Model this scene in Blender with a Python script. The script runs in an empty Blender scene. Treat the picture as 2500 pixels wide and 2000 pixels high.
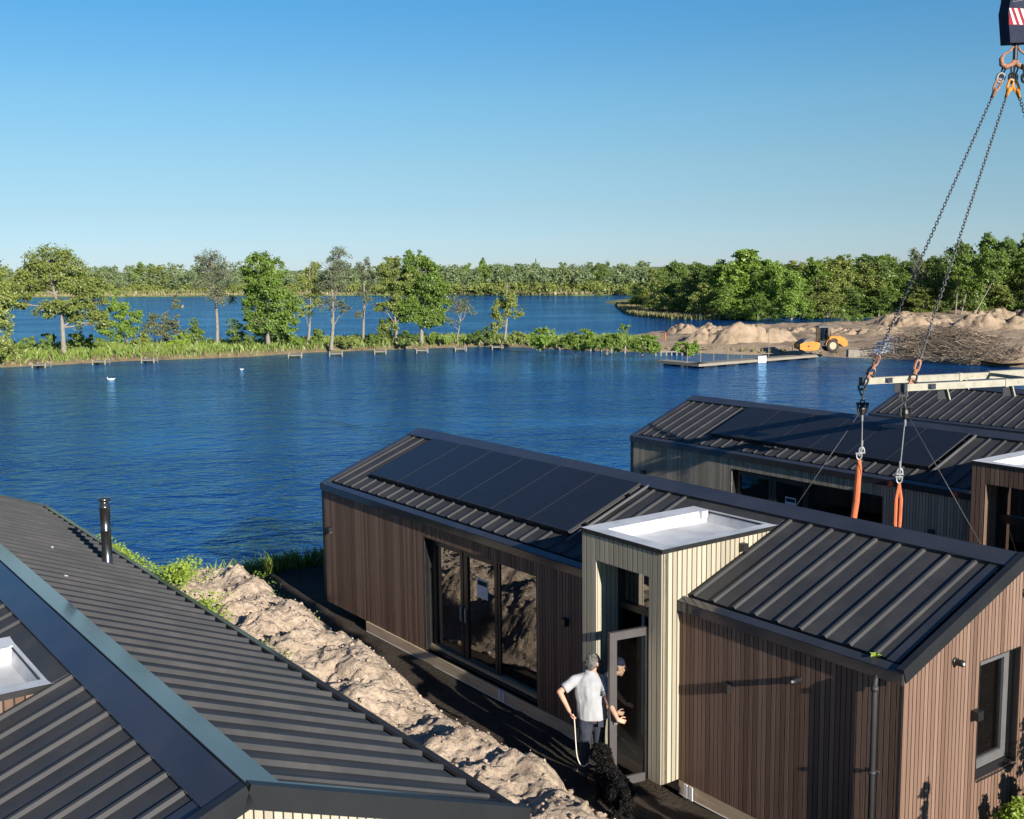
import bpy, bmesh, math, random
import numpy as np
from mathutils import Vector, Matrix, noise
SC = bpy.context.scene
COL = SC.collection
PI = math.pi
# ------------------------------------------------------------------ camera
CAM_H = 8.4
cF = Vector((0.0, 0.99196, -0.12657)); cR = Vector((0.99994, -0.0014, -0.01097)); cU = Vector((0.01106, 0.12657, 0.9919))
FPX = 2731.45
cd = bpy.data.cameras.new('camera'); cam = bpy.data.objects.new('camera', cd); COL.objects.link(cam)
cd.sensor_fit = 'HORIZONTAL'; cd.sensor_width = 36.0; cd.lens = 36.0 * FPX / 2500.0
cd.clip_start = 0.2; cd.clip_end = 9000.0
m = Matrix.Identity(4)
for i in range(3):
    m[i][0] = cR[i]; m[i][1] = cU[i]; m[i][2] = -cF[i]
m[2][3] = CAM_H
cam.matrix_world = m
SC.camera = cam
# ------------------------------------------------------------------ world + sun
YAW = -0.940566
UX, UY = math.cos(YAW), math.sin(YAW)          # direction of the long side of the houses
SUN_EL = math.radians(19.3); SUN_OFF = math.radians(5.4)
sa = YAW - SUN_OFF                              # azimuth of the sun (angle from +X)
SUN_DIR = Vector((math.cos(SUN_EL) * math.cos(sa), math.cos(SUN_EL) * math.sin(sa), math.sin(SUN_EL)))
SC.view_settings.view_transform = 'Standard'; SC.view_settings.look = 'None'
SC.view_settings.gamma = 1.0; SC.view_settings.use_curve_mapping = False
SC.view_settings.exposure = 1.2
W = bpy.data.worlds.new('World'); SC.world = W; W.use_nodes = True
nt = W.node_tree; nt.nodes.clear()
wo = nt.nodes.new('ShaderNodeOutputWorld'); bg = nt.nodes.new('ShaderNodeBackground')
sky = nt.nodes.new('ShaderNodeTexSky'); sky.sky_type = 'NISHITA'; sky.sun_disc = False
sky.sun_elevation = SUN_EL; sky.sun_rotation = PI / 2 - sa
sky.altitude = 0.0; sky.air_density = 1.0; sky.dust_density = 0.0; sky.ozone_density = 6.0
hs = nt.nodes.new('ShaderNodeHueSaturation'); hs.inputs['Saturation'].default_value = 1.03
mul = nt.nodes.new('ShaderNodeMix'); mul.data_type = 'RGBA'; mul.blend_type = 'MULTIPLY'; mul.inputs[0].default_value = 1.0; mul.inputs[7].default_value = (1.105, 1.326, 1.521, 1)
bg.inputs['Strength'].default_value = 0.046
wtc = nt.nodes.new('ShaderNodeTexCoord'); wsx = nt.nodes.new('ShaderNodeSeparateXYZ'); nt.links.new(wtc.outputs['Generated'], wsx.inputs[0])
wrp = nt.nodes.new('ShaderNodeValToRGB')
wst = [(0.01, (0.735, 0.714, 0.8077)), (0.05, (0.8227, 0.7014, 0.6592)), (0.09, (0.933, 0.7626, 0.6212)), (0.14, (0.9305, 0.8368, 0.6603)), (0.22, (0.7163, 0.8518, 0.7312)), (0.45, (0.7385, 0.7692, 0.7462))]
while len(wrp.color_ramp.elements) < len(wst): wrp.color_ramp.elements.new(.5)
for e_, (p_, c_) in zip(wrp.color_ramp.elements, wst): e_.position = p_; e_.color = (c_[0], c_[1], c_[2], 1)
nt.links.new(wsx.outputs['Z'], wrp.inputs[0])                       # evens out the hue of the low sky
mu2 = nt.nodes.new('ShaderNodeMix'); mu2.data_type = 'RGBA'; mu2.blend_type = 'MULTIPLY'; mu2.inputs[0].default_value = 1.0
nt.links.new(sky.outputs[0], mu2.inputs[6]); nt.links.new(wrp.outputs[0], mu2.inputs[7])
nt.links.new(mu2.outputs[2], mul.inputs[6]); nt.links.new(mul.outputs[2], hs.inputs['Color']); nt.links.new(hs.outputs[0], bg.inputs['Color']); nt.links.new(bg.outputs[0], wo.inputs[0])
sl = bpy.data.lights.new('sun', 'SUN'); sl.energy = 4.4; sl.angle = math.radians(0.5); sl.color = (1.0, 0.93, 0.82)
so = bpy.data.objects.new('sun', sl); COL.objects.link(so)
so.rotation_euler = SUN_DIR.to_track_quat('Z', 'Y').to_euler(); so.location = (40, -60, 60)

# ------------------------------------------------------------------ helpers
def at(px, py, y):
    """world point seen at photo pixel (2500x2000) at world distance y"""
    d = cF + cR * ((px - 1250) / FPX) - cU * ((py - 1000) / FPX)
    return d * (y / d.y) + Vector((0, 0, CAM_H))
def gp(px, py, z=0.0):
    d = cF + cR * ((px - 1250) / FPX) - cU * ((py - 1000) / FPX)
    return d * ((z - CAM_H) / d.z) + Vector((0, 0, CAM_H))
AO = Vector((-4.2486, 24.6519, 3.6335))         # eave corner of the middle house
def hw(u, v, z, o=None):
    """house-frame (along, across, up from the eave) to world"""
    o = AO if o is None else o
    return Vector((o.x + u * UX - v * UY, o.y + u * UY + v * UX, o.z + z))
def tag(o, label=None, cat=None, group=None, kind=None):
    if label: o['label'] = label
    if cat: o['category'] = cat
    if group: o['group'] = group
    if kind: o['kind'] = kind
    return o
def empty(name, loc, rz=0.0, label=None, cat=None, group=None):
    o = bpy.data.objects.new(name, None); COL.objects.link(o)
    o.location = loc; o.rotation_euler = (0, 0, rz); o.empty_display_size = 0.2
    return tag(o, label, cat, group)
def copy_tree(o, parent=None):
    c = o.copy(); COL.objects.link(c)
    if parent is not None: c.parent = parent
    for ch in list(o.children): copy_tree(ch, c)
    return c
class MB:
    def __init__(s): s.v = []; s.f = []; s.mi = []
    def add(s, vs, fs, mi=0):
        b = len(s.v); s.v.extend([tuple(p) for p in vs])
        for f in fs: s.f.append([b + i for i in f]); s.mi.append(mi)
    def box(s, x0, x1, y0, y1, z0, z1, mi=0):
        s.add([(x0,y0,z0),(x1,y0,z0),(x1,y1,z0),(x0,y1,z0),(x0,y0,z1),(x1,y0,z1),(x1,y1,z1),(x0,y1,z1)],
              [(3,2,1,0),(4,5,6,7),(0,1,5,4),(1,2,6,5),(2,3,7,6),(3,0,4,7)], mi)
    def hexa(s, p, mi=0):      # 8 points, same order as a box
        s.add(p, [(3,2,1,0),(4,5,6,7),(0,1,5,4),(1,2,6,5),(2,3,7,6),(3,0,4,7)], mi)
    def prism(s, poly, y0, y1, mi=0, axis='y'):   # polygon in the plane normal to axis
        n = len(poly)
        def P(a, b, t):
            return (a, t, b) if axis == 'y' else ((t, a, b) if axis == 'x' else (a, b, t))
        vs = [P(a, b, y0) for a, b in poly] + [P(a, b, y1) for a, b in poly]
        fs = [tuple(range(n))[::-1], tuple(range(n, 2*n))] + [(i, (i+1) % n, n + (i+1) % n, n + i) for i in range(n)]
        s.add(vs, fs, mi)
    def tube(s, pts, rad, n=8, mi=0, caps=True):
        pts = [Vector(p) for p in pts]; k = len(pts)
        if not hasattr(rad, '__len__'): rad = [rad] * k
        up = None; rings = []
        for i in range(k):
            t = (pts[min(i+1, k-1)] - pts[max(i-1, 0)])
            if t.length < 1e-9: t = Vector((0, 0, 1))
            t.normalize()
            if up is None: up = Vector((0, 0, 1)) if abs(t.z) < 0.9 else Vector((1, 0, 0))
            a = t.cross(up); 
            if a.length < 1e-6: a = t.cross(Vector((0, 1, 0)))
            a.normalize(); b = a.cross(t).normalized(); up = b
            rings.append([pts[i] + (a * math.cos(2*PI*j/n) + b * math.sin(2*PI*j/n)) * rad[i] for j in range(n)])
        vs = [p for r in rings for p in r]; fs = []
        for i in range(k-1):
            for j in range(n):
                fs.append((i*n+j, i*n+(j+1) % n, (i+1)*n+(j+1) % n, (i+1)*n+j))
        if caps: fs += [tuple(range(n))[::-1], tuple(range((k-1)*n, k*n))]
        s.add(vs, fs, mi)
    def lathe(s, prof, n=20, c=(0,0,0), mi=0, axis='z'):   # prof = [(r, h)]
        k = len(prof); vs = []
        for r, h in prof:
            for j in range(n):
                a = 2*PI*j/n; x, y = r*math.cos(a), r*math.sin(a)
                p = (x, y, h) if axis == 'z' else ((h, x, y) if axis == 'x' else (x, h, y))
                vs.append((c[0]+p[0], c[1]+p[1], c[2]+p[2]))
        fs = [(i*n+j, i*n+(j+1) % n, (i+1)*n+(j+1) % n, (i+1)*n+j) for i in range(k-1) for j in range(n)]
        fs += [tuple(range(n))[::-1], tuple(range((k-1)*n, k*n))]
        s.add(vs, fs, mi)
    def xform(s, M):
        s.v = [tuple(M @ Vector(p)) for p in s.v]; return s
    def build(s, name, mats, parent=None, smooth=False, dz=0.0, loc=None):
        me = bpy.data.meshes.new(name)
        v = s.v if dz == 0 else [(a, b, c + dz) for a, b, c in s.v]
        me.from_pydata(v, [], s.f)
        if not isinstance(mats, (list, tuple)): mats = [mats]
        for q in mats: me.materials.append(q)
        if len(mats) > 1: me.polygons.foreach_set('material_index', s.mi)
        if smooth: me.polygons.foreach_set('use_smooth', [True] * len(me.polygons))
        me.update()
        o = bpy.data.objects.new(name, me); COL.objects.link(o)
        if parent is not None: o.parent = parent
        if loc is not None: o.location = loc
        return o
def mesh_np(name, verts, faces_n, mats, mat_idx=None, smooth=False):
    """verts (N,3), faces made of consecutive groups of faces_n vertices"""
    n = len(verts); nf = n // faces_n
    me = bpy.data.meshes.new(name)
    me.vertices.add(n); me.vertices.foreach_set('co', np.asarray(verts, dtype=np.float32).ravel())
    me.loops.add(n); me.loops.foreach_set('vertex_index', np.arange(n, dtype=np.int32))
    me.polygons.add(nf); me.polygons.foreach_set('loop_start', np.arange(0, n, faces_n, dtype=np.int32))
    for q in mats: me.materials.append(q)
    if mat_idx is not None: me.polygons.foreach_set('material_index', np.asarray(mat_idx, dtype=np.int32))
    me.update(calc_edges=True); me.validate()
    return me
def obj(name, me, parent=None, loc=None):
    o = bpy.data.objects.new(name, me); COL.objects.link(o)
    if parent is not None: o.parent = parent
    if loc is not None: o.location = loc
    return o
def grid_mesh(name, xs, ys, zf, mat, parent=None, smooth=True):
    nx, ny = len(xs), len(ys)
    v = [(x, y, zf(x, y)) for y in ys for x in xs]
    f = [(j*nx+i, j*nx+i+1, (j+1)*nx+i+1, (j+1)*nx+i) for j in range(ny-1) for i in range(nx-1)]
    me = bpy.data.meshes.new(name); me.from_pydata(v, [], f); me.materials.append(mat)
    me.polygons.foreach_set('use_smooth', [smooth] * len(f)); me.update()
    return obj(name, me, parent)
def fbm(x, y, z=0.0, o=4, l=2.0, g=0.5):
    t = 0.0; a = 1.0
    for i in range(o):
        t += a * noise.noise((x, y, z + i * 17.3)); x *= l; y *= l; z *= l; a *= g
    return t
# ------------------------------------------------------------------ materials
def nmat(name):
    q = bpy.data.materials.new(name); q.use_nodes = True; t = q.node_tree; t.nodes.clear()
    out = t.nodes.new('ShaderNodeOutputMaterial'); return q, t, out
def N(t, kind, **kw):
    n = t.nodes.new(kind)
    for k, v in kw.items():
        if k in n.inputs: n.inputs[k].default_value = v
        else: setattr(n, k, v)
    return n
def ramp(t, fac, stops):
    r = t.nodes.new('ShaderNodeValToRGB')
    while len(r.color_ramp.elements) < len(stops): r.color_ramp.elements.new(0.5)
    for e, (p, c) in zip(r.color_ramp.elements, stops):
        e.position = p; e.color = (c[0], c[1], c[2], 1)
    t.links.new(fac, r.inputs[0]); return r
def coords(t, scale=(1,1,1), kind='Object'):
    tc = t.nodes.new('ShaderNodeTexCoord'); mp = t.nodes.new('ShaderNodeMapping'); mp.inputs['Scale'].default_value = scale
    t.links.new(tc.outputs[kind], mp.inputs['Vector']); return mp.outputs[0]
def noisy(name, stops, scale=2.0, rough=0.6, metal=0.0, detail=5.0, bump=0.0, bscale=30.0, spec=0.5, stretch=(1,1,1), island=0.0, coat=0.0):
    """principled material whose colour comes from noise (optionally mixed with a random value per mesh island)"""
    q, t, out = nmat(name); L = t.links.new
    b = N(t, 'ShaderNodeBsdfPrincipled'); b.inputs['Roughness'].default_value = rough; b.inputs['Metallic'].default_value = metal
    b.inputs['Specular IOR Level'].default_value = spec
    if coat: b.inputs['Coat Weight'].default_value = coat; b.inputs['Coat Roughness'].default_value = 0.08
    co = coords(t, stretch)
    n = N(t, 'ShaderNodeTexNoise', Scale=scale, Detail=detail, Roughness=0.6); L(co, n.inputs['Vector'])
    fac = n.outputs[0]
    if island:
        g = N(t, 'ShaderNodeNewGeometry'); mx = N(t, 'ShaderNodeMix'); mx.data_type = 'FLOAT'; mx.inputs[0].default_value = island
        L(fac, mx.inputs[2]); L(g.outputs['Random Per Island'], mx.inputs[3]); fac = mx.outputs[0]
    r = ramp(t, fac, stops); L(r.outputs[0], b.inputs['Base Color'])
    if bump:
        n2 = N(t, 'ShaderNodeTexNoise', Scale=bscale, Detail=4.0); L(co, n2.inputs['Vector'])
        bp = N(t, 'ShaderNodeBump', Strength=bump, Distance=0.02); L(n2.outputs[0], bp.inputs['Height']); L(bp.outputs[0], b.inputs['Normal'])
    L(b.outputs[0], out.inputs[0]); return q
M = {}
M['slat_brown'] = noisy('slat_brown', [(0.2, (.105,.064,.046)), (0.5, (.15,.093,.067)), (0.8, (.205,.132,.098))], 1.2, .62, stretch=(14,14,.6), island=.55, bump=.15, bscale=8, spec=.2)
M['slat_beige'] = noisy('slat_beige', [(0.2, (.27,.235,.175)), (0.5, (.325,.288,.215)), (0.8, (.38,.34,.262))], 1.2, .6, stretch=(14,14,.6), island=.55, bump=.1, bscale=8, spec=.2)
M['slat_beige_glancing'] = noisy('slat_beige_glancing', [(0.2, (.20,.175,.135)), (0.5, (.26,.23,.18)), (0.8, (.32,.285,.225))], 1.2, .6, stretch=(14,14,.6), island=.55, bump=.1, bscale=8, spec=.2)  # beige boards, darkened: the dull look of glancing light is in the colour
M['batten'] = noisy('batten', [(0.3, (.012,.011,.011)), (0.7, (.022,.02,.02))], 3, .8)
M['trim'] = noisy('trim', [(0.3, (.024,.025,.030)), (0.7, (.034,.035,.040))], 1.5, .12, spec=.6, detail=2, bump=.02, bscale=3)
M['black'] = noisy('black', [(0.3, (.010,.010,.011)), (0.7, (.018,.018,.019))], 6, .4)
M['frame'] = noisy('frame', [(0.3, (.014,.014,.015)), (0.7, (.02,.02,.021))], 6, .35)
M['frame_grey'] = noisy('frame_grey', [(0.3, (.085,.083,.085)), (0.7, (.11,.107,.108))], 4, .45, spec=.3)
M['door_grey'] = noisy('door_grey', [(0.3, (.055,.049,.049)), (0.7, (.07,.063,.063))], 4, .45)
M['white_metal'] = noisy('white_metal', [(0.3, (.62,.63,.65)), (0.7, (.72,.73,.75))], 4, .4)
M['membrane'] = noisy('membrane', [(0.3, (.30,.30,.31)), (0.48, (.44,.45,.47)), (0.62, (.52,.53,.55))], 1.1, .5, bump=.12, bscale=3)
M['plank'] = noisy('plank', [(0.25, (.38,.28,.18)), (0.55, (.52,.40,.27)), (0.8, (.60,.47,.33))], 2.0, .7, stretch=(1,8,8))
M['interior'] = noisy('interior', [(0.3, (.05,.055,.06)), (0.7, (.07,.075,.08))], 2, .8)
M['floor_in'] = noisy('floor_in', [(0.3, (.26,.20,.13)), (0.7, (.34,.27,.18))], 3, .6, stretch=(1,6,1))
M['steel'] = noisy('steel', [(0.3, (.10,.10,.105)), (0.7, (.15,.15,.155))], 3, .24, metal=.9)
M['cream_paint'] = noisy('cream_paint', [(0.2, (.19,.175,.135)), (0.5, (.29,.27,.215)), (0.8, (.34,.32,.265))], 5, .6, detail=8, spec=.25)
M['rust'] = noisy('rust', [(0.3, (.14,.06,.035)), (0.6, (.28,.13,.07)), (0.8, (.38,.27,.18))], 25, .7)
M['chain'] = noisy('chain', [(0.3, (.035,.035,.04)), (0.7, (.08,.08,.085))], 20, .6, metal=.3)
M['galv'] = noisy('galv', [(0.3, (.24,.245,.25)), (0.7, (.36,.36,.36))], 12, .5, metal=.4)
M['orange_strap'] = noisy('orange_strap', [(0.3, (.36,.085,.03)), (0.7, (.46,.125,.045))], 9, .7, bump=.3, bscale=60)
M['yellow_paint'] = noisy('yellow_paint', [(0.25, (.38,.135,.015)), (0.6, (.50,.19,.018)), (.85, (.52,.23,.05))], 3, .5, detail=8, spec=.3)
M['tyre'] = noisy('tyre', [(0.3, (.018,.017,.016)), (0.7, (.05,.043,.036))], 8, .85)
M['rim'] = noisy('rim', [(0.3, (.30,.24,.15)), (0.7, (.42,.34,.22))], 6, .5)
M['cab_dark'] = noisy('cab_dark', [(0.3, (.012,.014,.016)), (0.7, (.02,.023,.026))], 3, .2)
M['red'] = noisy('red', [(0.3, (.20,.012,.018)), (0.7, (.28,.02,.025))], 4, .7, spec=.12)
M['navy'] = noisy('navy', [(0.3, (.012,.014,.028)), (0.7, (.02,.024,.045))], 4, .7, spec=.12)
M['white_paint'] = noisy('white_paint', [(0.3, (.46,.48,.51)), (0.7, (.56,.58,.61))], 4, .6, spec=.2)
M['wood_grey'] = noisy('wood_grey', [(0.25, (.13,.11,.085)), (0.6, (.22,.195,.155)), (0.85, (.30,.27,.22))], 3, .85, stretch=(1,6,6))
M['drum_steel'] = noisy('drum_steel', [(0.3, (.06,.055,.05)), (0.7, (.13,.12,.105))], 4, .6)
M['stone'] = noisy('stone', [(0.3, (.2,.18,.155)), (0.7, (.32,.29,.25))], 3, .9)
M['tarp'] = noisy('tarp', [(0.3, (.30,.36,.48)), (0.55, (.55,.6,.7)), (0.8, (.75,.77,.8))], 4, .4)
def glass(name, tint=.35, refl=1.9, rough=0.0):
    q, t, out = nmat(name); L = t.links.new
    fr = N(t, 'ShaderNodeFresnel', IOR=refl); tr = N(t, 'ShaderNodeBsdfTransparent'); tr.inputs[0].default_value = (tint*.96, tint, tint, 1)
    gl = N(t, 'ShaderNodeBsdfGlossy', Roughness=rough); gl.inputs[0].default_value = (.95,.95,.95,1)
    mx = N(t, 'ShaderNodeMixShader'); L(fr.outputs[0], mx.inputs[0]); L(tr.outputs[0], mx.inputs[1]); L(gl.outputs[0], mx.inputs[2]); L(mx.outputs[0], out.inputs[0])
    return q
M['glass'] = glass('glass', .3, 3.0)
M['cab_glass'] = glass('cab_glass', .4, 1.6)
M['door_glass'] = glass('door_glass', .92, 1.35)
def roof_mat():
    q, t, out = nmat('roof_sheet'); L = t.links.new
    b = N(t, 'ShaderNodeBsdfPrincipled'); b.inputs['Roughness'].default_value = .55; b.inputs['Specular IOR Level'].default_value = .25
    co = coords(t)
    n = N(t, 'ShaderNodeTexNoise', Scale=1.6, Detail=7.0, Roughness=.65); L(co, n.inputs['Vector'])
    r = ramp(t, n.outputs[0], [(0.3, (.028,.0285,.031)), (0.55, (.038,.038,.040)), (0.8, (.060,.057,.055))])
    v = N(t, 'ShaderNodeTexVoronoi', Scale=1.1); L(co, v.inputs['Vector'])
    n3 = N(t, 'ShaderNodeTexNoise', Scale=16.0, Detail=2.0); L(co, n3.inputs['Vector'])
    ad = N(t, 'ShaderNodeMath', operation='MULTIPLY_ADD'); ad.inputs[1].default_value = .05; L(n3.outputs[0], ad.inputs[0]); L(v.outputs['Distance'], ad.inputs[2])
    r2 = ramp(t, ad.outputs[0], [(0.045, (1,1,1)), (0.062, (0,0,0))])      # small bird droppings
    mx = N(t, 'ShaderNodeMix'); mx.data_type = 'RGBA'; mx.inputs[7].default_value = (.36,.36,.35,1)
    L(r2.outputs[0], mx.inputs[0]); L(r.outputs[0], mx.inputs[6]); L(mx.outputs[2], b.inputs['Base Color'])
    n2 = N(t, 'ShaderNodeTexNoise', Scale=2.2, Detail=3.0); L(co, n2.inputs['Vector'])
    bp = N(t, 'ShaderNodeBump', Strength=.12, Distance=.02); L(n2.outputs[0], bp.inputs['Height']); L(bp.outputs[0], b.inputs['Normal'])
    r3 = ramp(t, n.outputs[0], [(0.3, (.52,.52,.52)), (0.75, (.68,.68,.68))]); L(r3.outputs[0], b.inputs['Roughness'])
    L(b.outputs[0], out.inputs[0]); return q
M['roof'] = roof_mat()
def solar_mat():
    q, t, out = nmat('solar_glass'); L = t.links.new
    b = N(t, 'ShaderNodeBsdfPrincipled'); b.inputs['Roughness'].default_value = .22; b.inputs['Specular IOR Level'].default_value = .255
    co = coords(t); br = N(t, 'ShaderNodeTexBrick', Scale=1.0); br.offset = 0.0
    br.inputs['Color1'].default_value = (.010,.011,.014,1); br.inputs['Color2'].default_value = (.012,.013,.016,1); br.inputs['Mortar'].default_value = (.02,.021,.023,1)
    br.inputs['Mortar Size'].default_value = .004; br.inputs['Brick Width'].default_value = .18; br.inputs['Row Height'].default_value = .09
    L(co, br.inputs['Vector']); L(br.outputs['Color'], b.inputs['Base Color']); L(b.outputs[0], out.inputs[0]); return q
M['solar'] = solar_mat()
def sand_mat(name, dark=1.0, sc=1.0, tint=(1,1,1)):
    q, t, out = nmat(name); L = t.links.new
    b = N(t, 'ShaderNodeBsdfPrincipled'); b.inputs['Roughness'].default_value = .95; b.inputs['Specular IOR Level'].default_value = .15
    co = coords(t)
    n = N(t, 'ShaderNodeTexNoise', Scale=.9*sc, Detail=8.0, Roughness=.65); L(co, n.inputs['Vector'])
    k = dark
    r = ramp(t, n.outputs[0], [(0.28, (.19*k*tint[0],.14*k*tint[1],.10*k*tint[2])), (0.43, (.42*k*tint[0],.325*k*tint[1],.225*k*tint[2])), (0.6, (.52*k*tint[0],.41*k*tint[1],.29*k*tint[2])), (0.8, (.60*k*tint[0],.485*k*tint[1],.355*k*tint[2]))])
    n2 = N(t, 'ShaderNodeTexNoise', Scale=14.0*sc, Detail=6.0, Roughness=.7); L(co, n2.inputs['Vector'])
    r2 = ramp(t, n2.outputs[0], [(0.36, (.48,.45,.42)), (0.50, (1,1,1))])
    mx = N(t, 'ShaderNodeMix'); mx.data_type = 'RGBA'; mx.blend_type = 'MULTIPLY'; mx.inputs[0].default_value = .8
    L(r.outputs[0], mx.inputs[6]); L(r2.outputs[0], mx.inputs[7]); L(mx.outputs[2], b.inputs['Base Color'])
    bp = N(t, 'ShaderNodeBump', Strength=1.0, Distance=.055/sc); L(n2.outputs[0], bp.inputs['Height']); L(bp.outputs[0], b.inputs['Normal'])
    L(b.outputs[0], out.inputs[0]); return q
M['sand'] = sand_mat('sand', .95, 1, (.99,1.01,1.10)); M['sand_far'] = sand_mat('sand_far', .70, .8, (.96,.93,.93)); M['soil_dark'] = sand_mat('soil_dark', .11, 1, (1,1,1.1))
def leaf_mat(name, cols, trans=.35, tvar=.3):
    q, t, out = nmat(name); L = t.links.new
    g = N(t, 'ShaderNodeNewGeometry'); oi = N(t, 'ShaderNodeObjectInfo')
    mx = N(t, 'ShaderNodeMix'); mx.data_type = 'FLOAT'; mx.inputs[0].default_value = tvar
    L(g.outputs['Random Per Island'], mx.inputs[2]); L(oi.outputs['Random'], mx.inputs[3])
    n = len(cols); r = ramp(t, mx.outputs[0], [(i / max(1, n-1), c) for i, c in enumerate(cols)])
    d = N(t, 'ShaderNodeBsdfDiffuse', Roughness=.5); tr = N(t, 'ShaderNodeBsdfTranslucent'); gl = N(t, 'ShaderNodeBsdfGlossy', Roughness=.45)
    gl.inputs[0].default_value = (.6,.6,.6,1)
    L(r.outputs[0], d.inputs[0]); L(r.outputs[0], tr.inputs[0])
    m1 = N(t, 'ShaderNodeMixShader'); m1.inputs[0].default_value = trans; L(d.outputs[0], m1.inputs[1]); L(tr.outputs[0], m1.inputs[2])
    m2 = N(t, 'ShaderNodeMixShader'); m2.inputs[0].default_value = .04; L(m1.outputs[0], m2.inputs[1]); L(gl.outputs[0], m2.inputs[2])
    L(m2.outputs[0], out.inputs[0]); return q
M['leaf_mid'] = leaf_mat('leaf_mid', [(0.082,0.139,0.024), (0.157,0.240,0.040), (0.239,0.332,0.061)])
M['leaf_bright'] = leaf_mat('leaf_bright', [(0.097,0.170,0.025), (0.180,0.283,0.041), (0.262,0.368,0.069)])
M['leaf_olive'] = leaf_mat('leaf_olive', [(0.119,0.151,0.037), (0.205,0.248,0.057), (0.315,0.354,0.094)])
M['leaf_dark'] = leaf_mat('leaf_dark', [(0.062,0.111,0.028), (0.128,0.192,0.043), (0.216,0.295,0.066)])
M['leaf_sparse'] = leaf_mat('leaf_sparse', [(0.093,0.109,0.057), (0.140,0.162,0.085), (0.203,0.228,0.142)])
M['leaf_far'] = leaf_mat('leaf_far', [(0.122,0.174,0.072), (0.204,0.255,0.116), (0.306,0.337,0.182)])  # paler and bluer: distance haze put into the leaf colour
M['leaf_lime'] = leaf_mat('leaf_lime', [(.14,.22,.025), (.24,.34,.04), (.36,.44,.08)])
M['grass'] = leaf_mat('grass', [(0.108,0.182,0.030), (0.181,0.261,0.046), (0.276,0.314,0.087)], .3, .0)
M['reed'] = leaf_mat('reed', [(0.177,0.153,0.065), (0.267,0.226,0.113), (0.338,0.290,0.169)], .25, .0)
M['reed_green'] = leaf_mat('reed_green', [(0.105,0.128,0.038), (0.165,0.173,0.056), (0.232,0.225,0.090)], .25, .0)
M['bark'] = noisy('bark', [(0.3, (.10,.085,.065)), (0.6, (.22,.19,.155)), (0.8, (.33,.30,.26))], 4, .9, stretch=(3,3,1))
M['bark_pale'] = noisy('bark_pale', [(0.3, (.12,.105,.085)), (0.6, (.22,.195,.165)), (0.8, (.34,.31,.27))], 4, .9, stretch=(3,3,1))
M['twig'] = noisy('twig', [(0.2, (.06,.042,.03)), (0.5, (.14,.102,.074)), (0.8, (.26,.205,.15))], 1.5, .9, island=.7)
M['bank_soil'] = noisy('bank_soil', [(0.3, (.07,.05,.03)), (0.55, (.16,.12,.065)), (0.75, (.13,.15,.05))], .8, .95)
M['meadow'] = noisy('meadow', [(0.3, (.07,.10,.025)), (0.55, (.12,.15,.04)), (0.75, (.19,.18,.07))], .12, .95)
def water_mat():
    q, t, out = nmat('lake_water'); L = t.links.new
    tc = t.nodes.new('ShaderNodeTexCoord')
    def layer(sx, sy, rot, sc, det, dist):
        mp = t.nodes.new('ShaderNodeMapping'); mp.inputs['Scale'].default_value = (sx, sy, 1); mp.inputs['Rotation'].default_value = (0, 0, rot)
        L(tc.outputs['Object'], mp.inputs['Vector'])
        n = N(t, 'ShaderNodeTexNoise', Scale=sc, Detail=det, Roughness=.6, Distortion=dist); L(mp.outputs[0], n.inputs['Vector']); return n.outputs[0]
    a = layer(.9, 1.3, .25, 2.2, 3.0, .5); c = layer(.8, 1.0, -.3, .62, 2.0, .4)
    patch = layer(1, 2.2, .2, .035, 4.0, .6)
    m1 = N(t, 'ShaderNodeMath', operation='MULTIPLY_ADD'); m1.inputs[1].default_value = 2.4; L(c, m1.inputs[0]); L(a, m1.inputs[2])
    pr = N(t, 'ShaderNodeMapRange'); pr.inputs[1].default_value = .32; pr.inputs[2].default_value = .68; pr.inputs[3].default_value = .30; pr.inputs[4].default_value = 1.0; L(patch, pr.inputs[0])
    bp = N(t, 'ShaderNodeBump', Distance=.16); L(m1.outputs[0], bp.inputs['Height']); L(pr.outputs[0], bp.inputs['Strength'])
    fr = N(t, 'ShaderNodeFresnel', IOR=1.9); L(bp.outputs[0], fr.inputs['Normal'])
    d = N(t, 'ShaderNodeBsdfDiffuse'); d.inputs[0].default_value = (.002, .032, .15, 1)
    g = N(t, 'ShaderNodeBsdfGlossy', Roughness=.10); g.inputs[0].default_value = (.43, .76, 1.0, 1); L(bp.outputs[0], g.inputs['Normal'])
    mx = N(t, 'ShaderNodeMixShader'); L(fr.outputs[0], mx.inputs[0]); L(d.outputs[0], mx.inputs[1]); L(g.outputs[0], mx.inputs[2]); L(mx.outputs[0], out.inputs[0]); return q
M['water'] = water_mat()
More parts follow.
